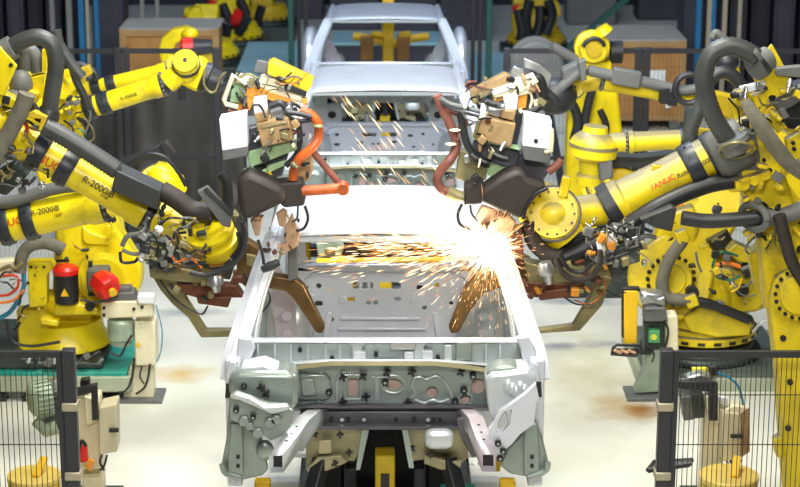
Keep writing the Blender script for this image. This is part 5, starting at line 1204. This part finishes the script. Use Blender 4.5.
# tip dresser stand, right
Y = G(650, 395).y
r = thing('tip_dresser_stand', 'tip dresser stand with tall yellow panel and green box on the right', 'stand', (G(650, 392).x, Y, 0), 'tip dresser stands')
parts(r, [
 ('yellow_panel', YTOOL, [(624, 291), (638, 291), (637, 344), (624, 344)], Y-.16, .05, .008),
 ('panel_frame', BLK, [(622, 288), (640, 288), (640, 292), (625, 292), (625, 338), (622, 338)], Y-.15, .06),
 ('cabinet', CREAM, [(666, 316), (678, 316), (679, 362), (666, 362)], Y-.1, .16, .01),
 ('head_casting', GRY, [(645, 308), (666, 308), (668, 322), (644, 322)], Y-.14, .14, .01),
 ('head_casting', SIL, [(640, 292), (664, 294), (666, 308), (642, 308)], Y-.10, .14, .02),
 ('inner_column', DPLAT, [(644, 322), (664, 322), (664, 350), (644, 350)], Y-.05, .1),
 ('green_box', LAMP, [(649, 330), (660, 330), (660, 343), (649, 343)], Y-.10, .06, .006),
 ('column', MOTG, [(646, 348), (664, 348), (660, 372), (662, 392), (634, 394), (644, 372)], Y-.04, .14, .01),
])
MB().box((G(648, 392).x, Y+.0, .01), (.36, .3, .02)).build('base_plate', GRY, r)
MB().disc(P(654, 337, Y-.105), (0, 1, 0), .022, .02, 12).build('yellow_button', LAMPY, r)
mb = MB(); mb.tube([P(x, y, Y-.2) for x, y in ((613, 348), (617, 345), (640, 346), (641, 349), (636, 356), (611, 354), (613, 348))], .012, 8, sm=False); mb.plate([(613, 349), (639, 349), (635, 355), (612, 353)], Y-.19, .02); mb.build('tray', DGR, r)
mb = MB()
for i in range(9): mb.ell(P(615+i*2.4, 350.5+(i*7 % 3), Y-.2), .018, .015, .012)
mb.build('worn_tips', COPP, r)
MB().bar(P(640, 352, Y-.1), P(650, 352, Y-.04), .04, .03).build('tray_arm', DPLAT, r)
wires(r, [([(664, 320), (668, 330), (666, 345), (662, 352)], Y-.14, 1.2, BLK), ([(640, 300), (646, 296), (656, 300), (664, 298)], Y-.2, 1.4, SIL), ([(642, 306), (652, 304), (662, 306)], Y-.22, 1.2, DGR), ([(650, 345), (654, 355), (652, 362)], Y-.1, 1, DGR)], 'cable')
# front left motor stand
Y = 12.0
r = thing('motor_stand', 'beige cabinet stand with finned green-grey motor behind the front left fence', 'stand', (P(86, 500, Y).x, Y, 0), 'motor stands behind the front fences')
mb = MB(); mb.bar((P(90, 440, Y).x, Y+.1, 0), P(90, 392, Y+.1), .14, .12); mb.build('column', CREAM, r, bevel=.01)
mb = MB(); mb.box((P(90, 440, Y).x, Y+.1, .015), (.34, .3, .03)); mb.build('foot_plate', DPLAT, r)
parts(r, [('cabinet', BEIGE, [(99, 408), (116, 404), (117, 452), (99, 455)], Y-.06, .18, .008), ('cabinet_side', CREAM, [(84, 396), (98, 402), (98, 422), (86, 426)], Y-.02, .1, .008),
 ('bracket', BLK, [(72, 390), (97, 384), (98, 420), (92, 421), (91, 393), (72, 398)], Y-.08, .04), ('bracket', BLK, [(80, 380), (89, 379), (90, 388), (80, 390)], Y, .06),
 ('motor_box', DPLAT, [(42, 408), (62, 400), (62, 430), (46, 432)], Y-.02, .12, .008), ('silver_hood', SIL, [(38, 388), (58, 378), (62, 388), (44, 396)], Y+.02, .1, .012), ('red_tool', RED, [(79, 448), (86, 446), (88, 462), (80, 464)], Y-.1, .06, .012), ('orange_tag', ORF, [(84, 466), (90, 458), (95, 462), (90, 473)], Y-.12, .02)])
mb = MB(); a, b = P(28, 400, Y), P(50, 396, Y+.05); mb.prof(a, b, [(0, .07), (.12, .105), (.3, .12), (1, .12)], 28); o = mb.build('motor', MOTG, r)
mb = MB(); d = (b-a).normalized(); _, s, u = basis(d)
for i in range(26):
    an = 2*PI*i/26; v = s*math.cos(an)+u*math.sin(an); mb.bar(a.lerp(b, .3)+v*.122, b+v*.122, .006, .02, up=v)
mb.build('cooling_fins', MOTG, o)
mb = MB(); mb.cyl(P(36, 420, Y), P(48, 432, Y), .04); mb.cyl(P(44, 430, Y), P(58, 426, Y), .05); mb.build('gearbox', MOTG, r)
MB().box(P(114, 430, Y-.08), (.06, .03, .02)).build('cabinet_latch', BLK, r)
MB().tube([P(79, 449, Y-.12), P(82, 441, Y-.12), P(86, 446, Y-.12)], .012, 8).build('tool_grip', BLK, r)
wires(r, [([(102, 455), (100, 462), (104, 470)], Y, 1.2, DGR), ([(107, 455), (104, 466), (98, 472)], Y, 1.2, DGR)], 'cable')
MB().bar(P(84, 472, Y-.05), P(100, 471, Y-.05), .03, .02).build('strap', OLIVE, r)
# front right motor stand
r = thing('motor_stand', 'beige cabinet stand with blue hose behind the front right wire fence', 'stand', (P(712, 500, Y).x, Y, 0), 'motor stands behind the front fences')
mb = MB(); mb.bar((P(714, 440, Y).x, Y+.1, 0), P(714, 400, Y+.1), .14, .12); mb.build('column', CREAM, r, bevel=.01)
mb = MB(); mb.box((P(714, 440, Y).x, Y+.1, .015), (.34, .3, .03)); mb.build('foot_plate', DPLAT, r)
parts(r, [('cabinet', BEIGE, [(722, 412), (741, 414), (741, 458), (722, 462)], Y-.08, .2, .008), ('cabinet_side', TAN, [(741, 414), (750, 409), (750, 452), (741, 458)], Y-.06, .14, .006), ('cabinet_top', CREAM, [(722, 412), (734, 406), (750, 408), (741, 414)], Y-.06, .12), ('inner_post', CREAM, [(706, 396), (720, 392), (722, 424), (708, 426)], Y, .1, .008),
 ('bracket', BLK, [(678, 381), (718, 383), (718, 421), (709, 421), (709, 392), (678, 389)], Y-.1, .04), ('motor_box', DPLAT, [(680, 394), (704, 394), (705, 418), (684, 420)], Y, .1, .008), ('motor_plate', GRY, [(682, 398), (692, 397), (694, 420), (684, 421)], Y-.06, .05, .006), ('silver_hood', SIL, [(686, 378), (700, 374), (716, 378), (714, 384), (688, 384)], Y, .1, .01), ('white_tip', WHT, [(718, 396), (728, 398), (728, 406), (720, 404)], Y-.04, .05, .01), ('yellow_tag', LAMPY, [(692, 368), (708, 368), (708, 372), (692, 372)], Y+.1, .03), ('dark_knob', BLK, [(709, 367), (718, 366), (719, 376), (710, 376)], Y, .06, .008)])
hose(r, [(718, 373), (728, 377), (738, 386), (742, 398), (743, 408)], Y-.02, 1.3, CBLUE, 'blue_hose', False)
MB().box(P(737, 436, Y-.1), (.08, .02, .02)).build('cabinet_latch', BLK, r)
wires(r, [([(726, 460), (732, 468), (738, 466)], Y, 1.4, SIL), ([(730, 460), (734, 466), (742, 460)], Y, 1.2, DGR)], 'cable')
# drums
for px, w, label in ((34, 27, 'yellow-topped round drum at bottom left behind the fence'), (729, 30, 'yellow-topped round drum at bottom right behind the fence')):
    Y = 11.75; c = P(px, 476, Y); r = thing('drum', label, 'drum', (c.x, Y, 0), 'yellow drums at the front')
    rr = M(w, Y)
    MB().prof((c.x, Y, 0), (c.x, Y, c.z), [(0, rr*.97), (.02, rr), (.32, rr), (.33, rr*1.03), (.35, rr), (.65, rr), (.66, rr*1.03), (.68, rr), (.98, rr), (1, rr*.97)], 36).build('barrel', YEL2, r)
    MB().prof((c.x, Y, c.z-.02), (c.x, Y, c.z+.015), [(0, rr*1.03), (.8, rr*1.03), (1, rr*.98)], 36).build('lid', LIDY, r)
    MB().bar((c.x+.02, Y-rr*.4, c.z+.02), (c.x+.06, Y+rr*.4, c.z+.10), .05, .03).build('lid_handle', YTOOL, r, bevel=.006)
# ================================================================== FENCES
GF = 'dark wire mesh fence panels'
def fence(p0, p1, z0, z1, label, posts, step=.05, midz=None, wr=.0022, hstep=.3, pw=.06, railh=.04, brackets=(), M_=FENCE):
    p0 = V(p0); p1 = V(p1); r = thing('safety_fence', label, 'fence', ((p0+p1)/2), GF); d = p1-p0; L = d.length; d.normalize()
    MB().bar(p0+V((0, 0, z1)), p1+V((0, 0, z1)), railh, railh).build('top_rail', M_, r)
    if midz is not None: MB().bar(p0+V((0, 0, midz)), p1+V((0, 0, midz)), railh*.8, railh*.8).build('middle_rail', M_, r)
    mb = MB(); n = int(L/step)
    for i in range(n+1): q = p0+d*(i*L/n); mb.bar(q+V((0, 0, z0)), q+V((0, 0, z1)), wr*2, wr*2)
    k = int((z1-z0)/hstep)
    for i in range(1, k+1): mb.bar(p0+V((0, 0, z0+i*hstep-.05)), p1+V((0, 0, z0+i*hstep-.05)), wr*2.2, wr*2.2)
    mb.build('wire_mesh', M_, r)
    for q in posts:
        q = V(q); o = MB().bar(q, q+V((0, 0, z1+.03)), pw, pw, up=V((0, 1, 0))).build('post', M_, r, bevel=.006)
        MB().box(q+V((0, 0, .01)), (pw, .16, .02)).build('foot_plate', M_, o)
        for z in brackets: MB().box(q+V((0, 0, z)), (pw*1.25, pw*1.3, .05)).build('bracket', FENCEB if z > .6 else GRY, o, bevel=.008)
    return r
Y = 10.72
zt = P(30, 354, Y).z; zb = P(73, 405, Y).z; zc = P(73, 474, Y).z
xl = P(70.5, 400, Y).x; xr = P(665, 400, Y).x
fence((xl-.85, Y, 0), (xl, Y, 0), .05, zt, 'low dark wire fence panel at front left before the finned motor', [(xl, Y, 0), (xl-.85, Y, 0)], .030, brackets=(zb, zc), pw=.074, railh=.035)
o = [c for c in bpy.data.objects if c.name.startswith('safety_fence')][0]
MB().bar((xl-.055, Y, .0), (xl-.055, Y, zt), .03, .04, up=V((0, 1, 0))).build('panel_frame', FENCE, o)
fr = fence((xr, Y, 0), (xr+1.9, Y, 0), .05, zt, 'low dark wire fence panel at front right before the beige cabinet stand', [(xr, Y, 0), (xr+1.9, Y, 0)], .028, brackets=(zb, zc), pw=.074, railh=.035)
MB().bar((xr+.055, Y, .0), (xr+.055, Y, zt), .03, .04, up=V((0, 1, 0))).build('panel_frame', FENCE, fr)
# tray on the right fence post
mb = MB(); r = thing('parts_tray', 'small dark metal tray leaning at the foot of the front right fence post', 'tray', P(668, 470, Y+.2))
mb.prism([P(648, 470, Y+.1), P(690, 464, Y+.1), P(692, 460, Y+.4), P(654, 462, Y+.45)], (0, 0, -.02)); mb.build('tray_floor', GRY, r)
mb = MB(); q = [P(648, 470, Y+.1), P(690, 464, Y+.1), P(692, 460, Y+.4), P(654, 462, Y+.45)]
mb.tube(q+[q[0]], .014, 8, sm=False); mb.build('tray_rim', DGR, r)
mb = MB(); m_ = (q[0]+q[1]+q[2]+q[3])/4; mb.bar((m_.x, m_.y, 0), m_-V((0, 0, .01)), .05, .05, up=V((0, 1, 0))); mb.build('tray_post', DGR, r)
Y = 17.6
zt = P(150, 51, Y).z; zm = P(150, 158, Y).z
x1 = P(216, 51, Y).x; xp = P(121.5, 51, Y).x
fence((xp-2.4, Y, 0), (xp, Y, 0), .1, zt, 'tall wire fence panel at far left behind the hoses', [(xp-2.4, Y, 0), (xp-.036, Y, 0)], .036, zm, .0010)
fence((xp, Y, 0), (x1, Y, 0), .1, zt, 'tall wire fence panel before the left crate, ending beside the upper left gun', [(xp+.036, Y, 0), (x1, Y, 0)], .036, zm, .0010)
x0 = P(507, 51, Y).x; xp = P(643, 51, Y).x
fence((x0, Y, 0), (xp, Y, 0), .1, zt, 'tall wire fence panel in front of the grey reel right of the cabs', [(x0, Y, 0), (xp-.036, Y, 0)], .036, zm, .0010)
fence((xp, Y, 0), (xp+3.4, Y, 0), .1, zt, 'tall wire fence panel at far right before the dark cabinets', [(xp+.036, Y, 0), (xp+3.4, Y, 0)], .036, zm, .0010)
# welding curtains
def curtain(px0, px1, py0, py1, Y, label, ph):
    a = P(px0, py0, Y); b = P(px1, py1, Y); r = MB(); zt0 = a.z
    def fn(u, v): 
        x = a.x+(b.x-a.x)*u; z = zt0+(b.z-zt0)*v
        return V((x, Y+.05*math.sin(u*8+ph+v*3.5)+.02*math.sin(u*21+ph*2-v*2)+.14*v*math.sin(u*6+v*3+ph), z))
    r.grid(fn, 70, 16); o = r.build('welding_curtain', CURT, None, solid=.008, loc=(a.x, Y, 0)); tag(o, label, 'curtain', 'grey welding curtains behind the left fence')
    m2 = MB(); m2.cyl((a.x, Y, zt0+.0), (b.x, Y, zt0+.0), .018); m2.build('curtain_rail', FENCE, o)
    for xx in (a.x, b.x): m3 = MB(); m3.bar((xx, Y, 0), (xx, Y, zt0), .04, .04, up=V((0, 1, 0))); m3.build('curtain_post', FENCE, o)
curtain(60, 126, 80, 240, 18.2, 'dark grey welding curtain at the left, farther from the cabs', 0)
curtain(128, 246, 84, 240, 18.0, 'dark grey welding curtain at the left, nearer the cabs', 2)

# ================================================================== BACKGROUND
def crate(px0, px1, pyt, Y, dep, label, base=True):
    a = P(px0, pyt, Y); b = P(px1, pyt, Y); z1 = a.z; cx = (a.x+b.x)/2; w = b.x-a.x
    r = thing('crate', label, 'crate', (cx, Y+dep/2, 0), 'big brown crates at the back')
    MB().box((cx, Y+dep/2, (z1+.12)/2), (w-.03, dep-.03, z1-.14)).build('side_panels', CRATE, r)
    MB().box((cx, Y+dep/2, z1-.015), (w+.02, dep+.02, .03)).build('lid', CRATETOP, r, bevel=.006)
    mb = MB()
    for x in (a.x+.03, b.x-.03): mb.box((x, Y, (z1+.1)/2), (.08, .03, z1-.12))
    for z in (.16, z1-.06): mb.box((cx, Y-.002, z), (w, .03, .07))
    mb.build('edge_batten', CRATET, r, bevel=.004)
    mb = MB()
    for x in (-.4, 0, .4): mb.box((cx+x*w, Y+dep/2, .06), (.12, dep, .12))
    mb.build('pallet_skid', GRY, r)
    return r
crate(120, 218, 28, 23.0, .75, 'big brown crate with dusty lid on the left, behind the small curved robot')
r = crate(606, 686, 39.5, 23.6, 1.1, 'big brown crate with pale lid on the right, behind the upright robot')
q = P(657, 76, 23.58); MB().box(q, (.2, .012, .14)).build('white_label', EXO, r); MB().box(P(668, 106, 23.58), (.06, .012, .05)).build('white_label', EXO, r)
q = thing('cable_reel', 'large round dark grey reel behind the right fence near the second cab', 'reel', (P(536, 60, 19.5).x, 19.5, 0))
c = P(536, 66, 19.5); rr = M(27, 19.5)
mb = MB(); mb.prof(c+V((0, -.15, 0)), c+V((0, .25, 0)), [(0, rr*.9), (.05, rr), (.2, rr), (.22, rr*.8), (.78, rr*.8), (.8, rr), (.95, rr), (1, rr*.9)], 36); mb.build('drum', GRY, q)
mb = MB(); mb.disc(c+V((0, -.16, 0)), (0, 1, 0), rr*.25, .06); mb.build('hub', DGR, q)
for s in (-1, 1): MB().bar((c.x+s*.35, 19.6, 0), (c.x+s*.05, 19.6, c.z), .08, .08, up=V((0, 1, 0))).build('stand_leg', DGR, q)
# cabinets in rows at both sides
def cabinet(x, Y, w, h, label, m, tagz=None):
    r = thing('control_cabinet', label, 'cabinet', (x, Y+.3, 0), 'dark cabinets along the back')
    MB().box((x, Y+.3, h/2), (w-.02, .6, h)).build('body', m, r, bevel=.01)
    MB().box((x, Y-.01, h/2+.03), (w-.10, .03, h-.2)).build('door', m, r, bevel=.008)
    MB().box((x+w*.35, Y-.035, h*.5), (.03, .03, .16)).build('handle', GRY, r, bevel=.004)
    if tagz: MB().box((x+w*.1, Y-.03, tagz), (.14, .01, .05)).build('white_tag', EXO, r)
YB = 26.0
k = 0
pos = ['outermost', 'second from the outside', 'third from the outside', 'fourth from the outside', 'fifth from the outside', 'sixth from the outside', 'innermost']
xs = [P(p, 30, YB).x for p in (-30, -6, 16, 36, 54, 74, 108)]
for i, x in enumerate(xs): cabinet(x, YB, min(abs(x-q) for q in xs if q != x)-.02, 3.3, 'dark tall cabinet at back left, %s of its row' % pos[i], NAVY if i % 2 else NAVY2)
xs = [P(p, 30, YB).x for p in (845, 812, 784, 760, 738, 718, 694)]
for i, x in enumerate(xs): cabinet(x, YB, min(abs(x-q) for q in xs if q != x)-.02, 3.3, 'dark tall cabinet at back right, %s of its row' % pos[i], NAVY if i % 2 else NAVY2, {1: 2.9, 2: 2.86}.get(i))
def post(px, Y, w, m, label, h=4.2, nm='post'):
    x = P(px, 30, Y).x; o = MB().bar((x, Y, 0), (x, Y, h), w, w, up=V((0, 1, 0))).build(nm, m, None, bevel=.006, loc=(x, Y, 0)); o['label'] = label; o['category'] = 'post'; o['group'] = 'upright posts at the back'
    f = MB().box((x, Y, .012), (w*1.1, w*1.8, .024)).build('foot_plate', m, o)
YQ = 25.4
for px, w, m, l in ((53, .06, SLATE, 'thin grey upright post at far left of the back row'), (70, .07, SLATE, 'grey upright post left of the left blue posts'), (82, .075, BLUEP, 'left one of two blue upright posts at back left'), (88, .045, BGP, 'thin pale post between the two blue posts at back left'), (97, .06, BLUEP, 'right one of two blue upright posts at back left'), (143, .05, SLATE, 'thin grey post rising over the left crate'), (158, .05, SLATE, 'thin grey post over the middle of the left crate'),
                    (698, .07, BLUEP, 'left one of two blue upright posts at back right'), (708.5, .06, BGP, 'pale post between the two blue posts at back right'), (713, .055, BLUEP, 'right one of two blue upright posts at back right'), (724, .06, BGP, 'beige upright post just right of the right blue posts'), (739, .05, BGP, 'beige upright post at back right nearest the guard plate')): post(px, YQ, w, m, l)
YQ = 24.4
for px, w, m, l in ((291, .07, GRP, 'green upright post left of the farthest cab'), (306, .05, BLK, 'black post beside the green post left of the farthest cab'), (299, .04, BLK, 'thin black post between green post and farthest cab'), (489, .075, GRP, 'green upright post right of the farthest cab'), (473, .05, BLK, 'black post nearest the farthest cab on its right'), (480, .05, BLK, 'black post touching the green post right of the farthest cab')): post(px, YQ, w, m, l)
a, b = P(568, 48, 25.6), P(632, -6, 25.6)
o = MB().bar(a, b, .07, .07).build('brace_beam', GRP, None, loc=a); tag(o, 'dark green slanting beam above the right crate', 'beam')
mb = MB(); mb.bar((a.x, 25.6, 0), a, .07, .07, up=V((0, 1, 0))); mb.build('brace_leg', GRP, o)
# far teal platforms and clutter
def slab(x0, x1, y0, y1, z, label):
    r = thing('teal_plinth', label, 'platform', ((x0+x1)/2, (y0+y1)/2, 0), 'pale teal plinths at the far end')
    MB().box(((x0+x1)/2, (y0+y1)/2, z-.02), (x1-x0, y1-y0, .04)).build('top_plate', BTEAL, r, bevel=.01)
    MB().box(((x0+x1)/2, (y0+y1)/2, z/2-.02), (x1-x0-.06, y1-y0-.06, z-.04)).build('plinth_body', NAVY2, r)
slab(-1.95, -.75, 25.2, 28.2, .32, 'pale teal plinth at the far end, left of the farthest cab')
slab(1.0, 2.2, 25.2, 27.3, .32, 'pale teal plinth at the far end, right of the farthest cab')
slab(-.72, .95, 27, 28, .5, 'teal plinth behind the farthest cab, seen through its window')
rb = random.Random(5)
cl = [(300, 12, 32.6, 'dark machine at the very back left of the farthest cab'), (355, 10, 31.5, 'dark machine at the very back behind the farthest cab roof'), (412, 8, 31, 'dark machine at the very back just right of the roof'), (465, 14, 30.5, 'dark machine at the very back between cab and green post'), (590, 6, 32, 'pale grey machine at the very back above the right crate'), (660, 4, 32.5, 'dark slate machine at the very back right')]
for px, py, Y, l in cl:
    c = P(px, py, Y); r = thing('machine', l, 'machine', (c.x, Y, 0), 'blurred machines at the very back')
    MB().box((c.x, Y, .8), (.8, .6, 1.6)).build('body', NAVY2 if 'pale' not in l else GRY, r, bevel=.03)
    MB().box((c.x+.1, Y-.32, 1.2), (.4, .06, .3)).build('panel', rb.choice((RUST, SLATE, DGR)), r, bevel=.01)
    MB().cyl((c.x-.2, Y, 1.6), (c.x-.2, Y, 1.9), .08).build('stack', BLK, r)
# floor, walls
FL = mat('concrete_floor', (.72, .71, .62), .42, 0, .15, 1.1)
nt = FL.node_tree; n = nt.nodes; l = nt.links; b = n['Principled BSDF']; src = b.inputs['Base Color'].links[0].from_socket
tc = n.new('ShaderNodeTexCoord')
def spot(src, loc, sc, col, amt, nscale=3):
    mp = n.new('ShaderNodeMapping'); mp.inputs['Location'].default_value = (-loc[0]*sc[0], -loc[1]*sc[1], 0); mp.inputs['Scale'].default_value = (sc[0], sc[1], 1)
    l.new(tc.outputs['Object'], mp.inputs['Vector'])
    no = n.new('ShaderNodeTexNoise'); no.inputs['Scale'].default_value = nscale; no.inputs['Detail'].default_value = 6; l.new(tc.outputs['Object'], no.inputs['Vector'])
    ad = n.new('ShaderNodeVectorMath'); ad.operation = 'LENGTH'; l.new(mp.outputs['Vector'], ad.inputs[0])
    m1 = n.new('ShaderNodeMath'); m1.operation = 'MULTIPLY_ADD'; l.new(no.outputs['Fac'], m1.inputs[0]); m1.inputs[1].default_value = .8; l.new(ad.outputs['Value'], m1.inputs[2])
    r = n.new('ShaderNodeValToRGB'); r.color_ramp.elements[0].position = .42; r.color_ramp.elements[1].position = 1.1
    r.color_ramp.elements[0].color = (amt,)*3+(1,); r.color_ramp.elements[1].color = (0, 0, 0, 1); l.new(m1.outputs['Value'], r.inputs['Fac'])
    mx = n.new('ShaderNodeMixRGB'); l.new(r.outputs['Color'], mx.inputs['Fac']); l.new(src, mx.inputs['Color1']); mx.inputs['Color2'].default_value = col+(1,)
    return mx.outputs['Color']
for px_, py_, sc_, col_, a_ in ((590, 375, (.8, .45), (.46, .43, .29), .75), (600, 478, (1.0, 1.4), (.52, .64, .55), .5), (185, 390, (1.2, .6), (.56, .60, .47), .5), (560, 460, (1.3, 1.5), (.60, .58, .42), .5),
        (578, 301, (1.3, 3.6), (.10, .13, .22), .8), (556, 346, (1.6, 4.5), (.10, .13, .22), .75), (606, 344, (1.8, 5), (.10, .13, .22), .7), (190, 312, (1.5, 3.6), (.14, .17, .24), .6), (660, 302, (1.5, 4), (.10, .13, .22), .6),  # bluish streaks: shadow bands painted into the floor colour
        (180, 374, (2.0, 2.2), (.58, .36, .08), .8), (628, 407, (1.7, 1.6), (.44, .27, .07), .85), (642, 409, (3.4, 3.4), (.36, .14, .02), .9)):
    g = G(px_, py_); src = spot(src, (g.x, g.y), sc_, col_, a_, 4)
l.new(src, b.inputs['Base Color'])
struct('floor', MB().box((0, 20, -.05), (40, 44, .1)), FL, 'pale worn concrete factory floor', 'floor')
WALL = mat('back_wall_navy', (.014, .018, .034), .7, 0, .5, .8)
struct('wall_back', MB().box((0, 34, 4.5), (40, .2, 9)), WALL, 'dark back wall of the hall', 'wall')
struct('wall_left', MB().box((-12, 20, 4.5), (.2, 44, 9)), WALL, 'dark left wall of the hall', 'wall')
struct('wall_right', MB().box((12, 20, 4.5), (.2, 44, 9)), WALL, 'dark right wall of the hall', 'wall')
# ================================================================== LIGHT, CAMERA
def area(loc, rot, sx, sy, e, col):
    d = bpy.data.lights.new('hall_or_fill_lamp', 'AREA'); d.shape = 'RECTANGLE'; d.size = sx; d.size_y = sy; d.energy = e; d.color = col
    o = bpy.data.objects.new('hall_or_fill_lamp', d); C.objects.link(o); o.location = loc; o.rotation_euler = rot; return o
WARM = (1, .96, .84); COOL = (.78, .87, 1)
area((0, 10.8, 8.2), (0, 0, 0), 2.6, 2.4, 760, WARM)
area((-2.6, 6.5, 7.6), (math.radians(38), 0, math.radians(-10)), 1.8, 1.2, 85, WARM)
area((2.8, 6.5, 7.6), (math.radians(38), 0, math.radians(10)), 3, 2, 270, WARM)
for yy, ee in ((3.6, 60), (9.3, 55), (15.0, 40)): area((0, yy, 5.6 if yy < 9 else 4.7), (math.radians(66), 0, 0), 2.0, .4, ee, (1, .97, .93) if yy < 9 else COOL).data.spread = math.radians(75)  # unseen low strips added to brighten the cab interiors
area((0, 16, 8.2), (0, 0, 0), 2.6, 2, 430, COOL)
area((0, 23, 8.2), (0, 0, 0), 8, 2.5, 240, (.6, .76, 1))
area((0, 29.5, 8.2), (0, 0, 0), 8, 2.5, 95, (.5, .7, 1))
d = bpy.data.lights.new('weld_glow', 'POINT'); d.energy = 26; d.color = (1, .88, .70); d.shadow_soft_size = .04
o = bpy.data.objects.new('weld_glow', d); C.objects.link(o); o.location = W0+V((-.13, .16, .0))
w = bpy.data.worlds.new('hall_air'); bpy.context.scene.world = w; w.use_nodes = True
w.node_tree.nodes['Background'].inputs['Color'].default_value = (.75, .85, 1, 1); w.node_tree.nodes['Background'].inputs['Strength'].default_value = .02
cd = bpy.data.cameras.new('camera'); cam = bpy.data.objects.new('camera', cd); C.objects.link(cam)
cam.location = CAM; cam.rotation_euler = (PI/2-TH, 0, 0); cd.sensor_width = 36; cd.lens = F*36/800; cd.shift_x = 15/800
cd.dof.use_dof = True; cd.dof.focus_distance = 11.6; cd.dof.aperture_fstop = 3.4; cd.clip_end = 200
sc = bpy.context.scene; sc.camera = cam
sc.view_settings.view_transform = 'Standard'; sc.view_settings.look = 'None'; sc.view_settings.gamma = 1; sc.view_settings.exposure = -0.06
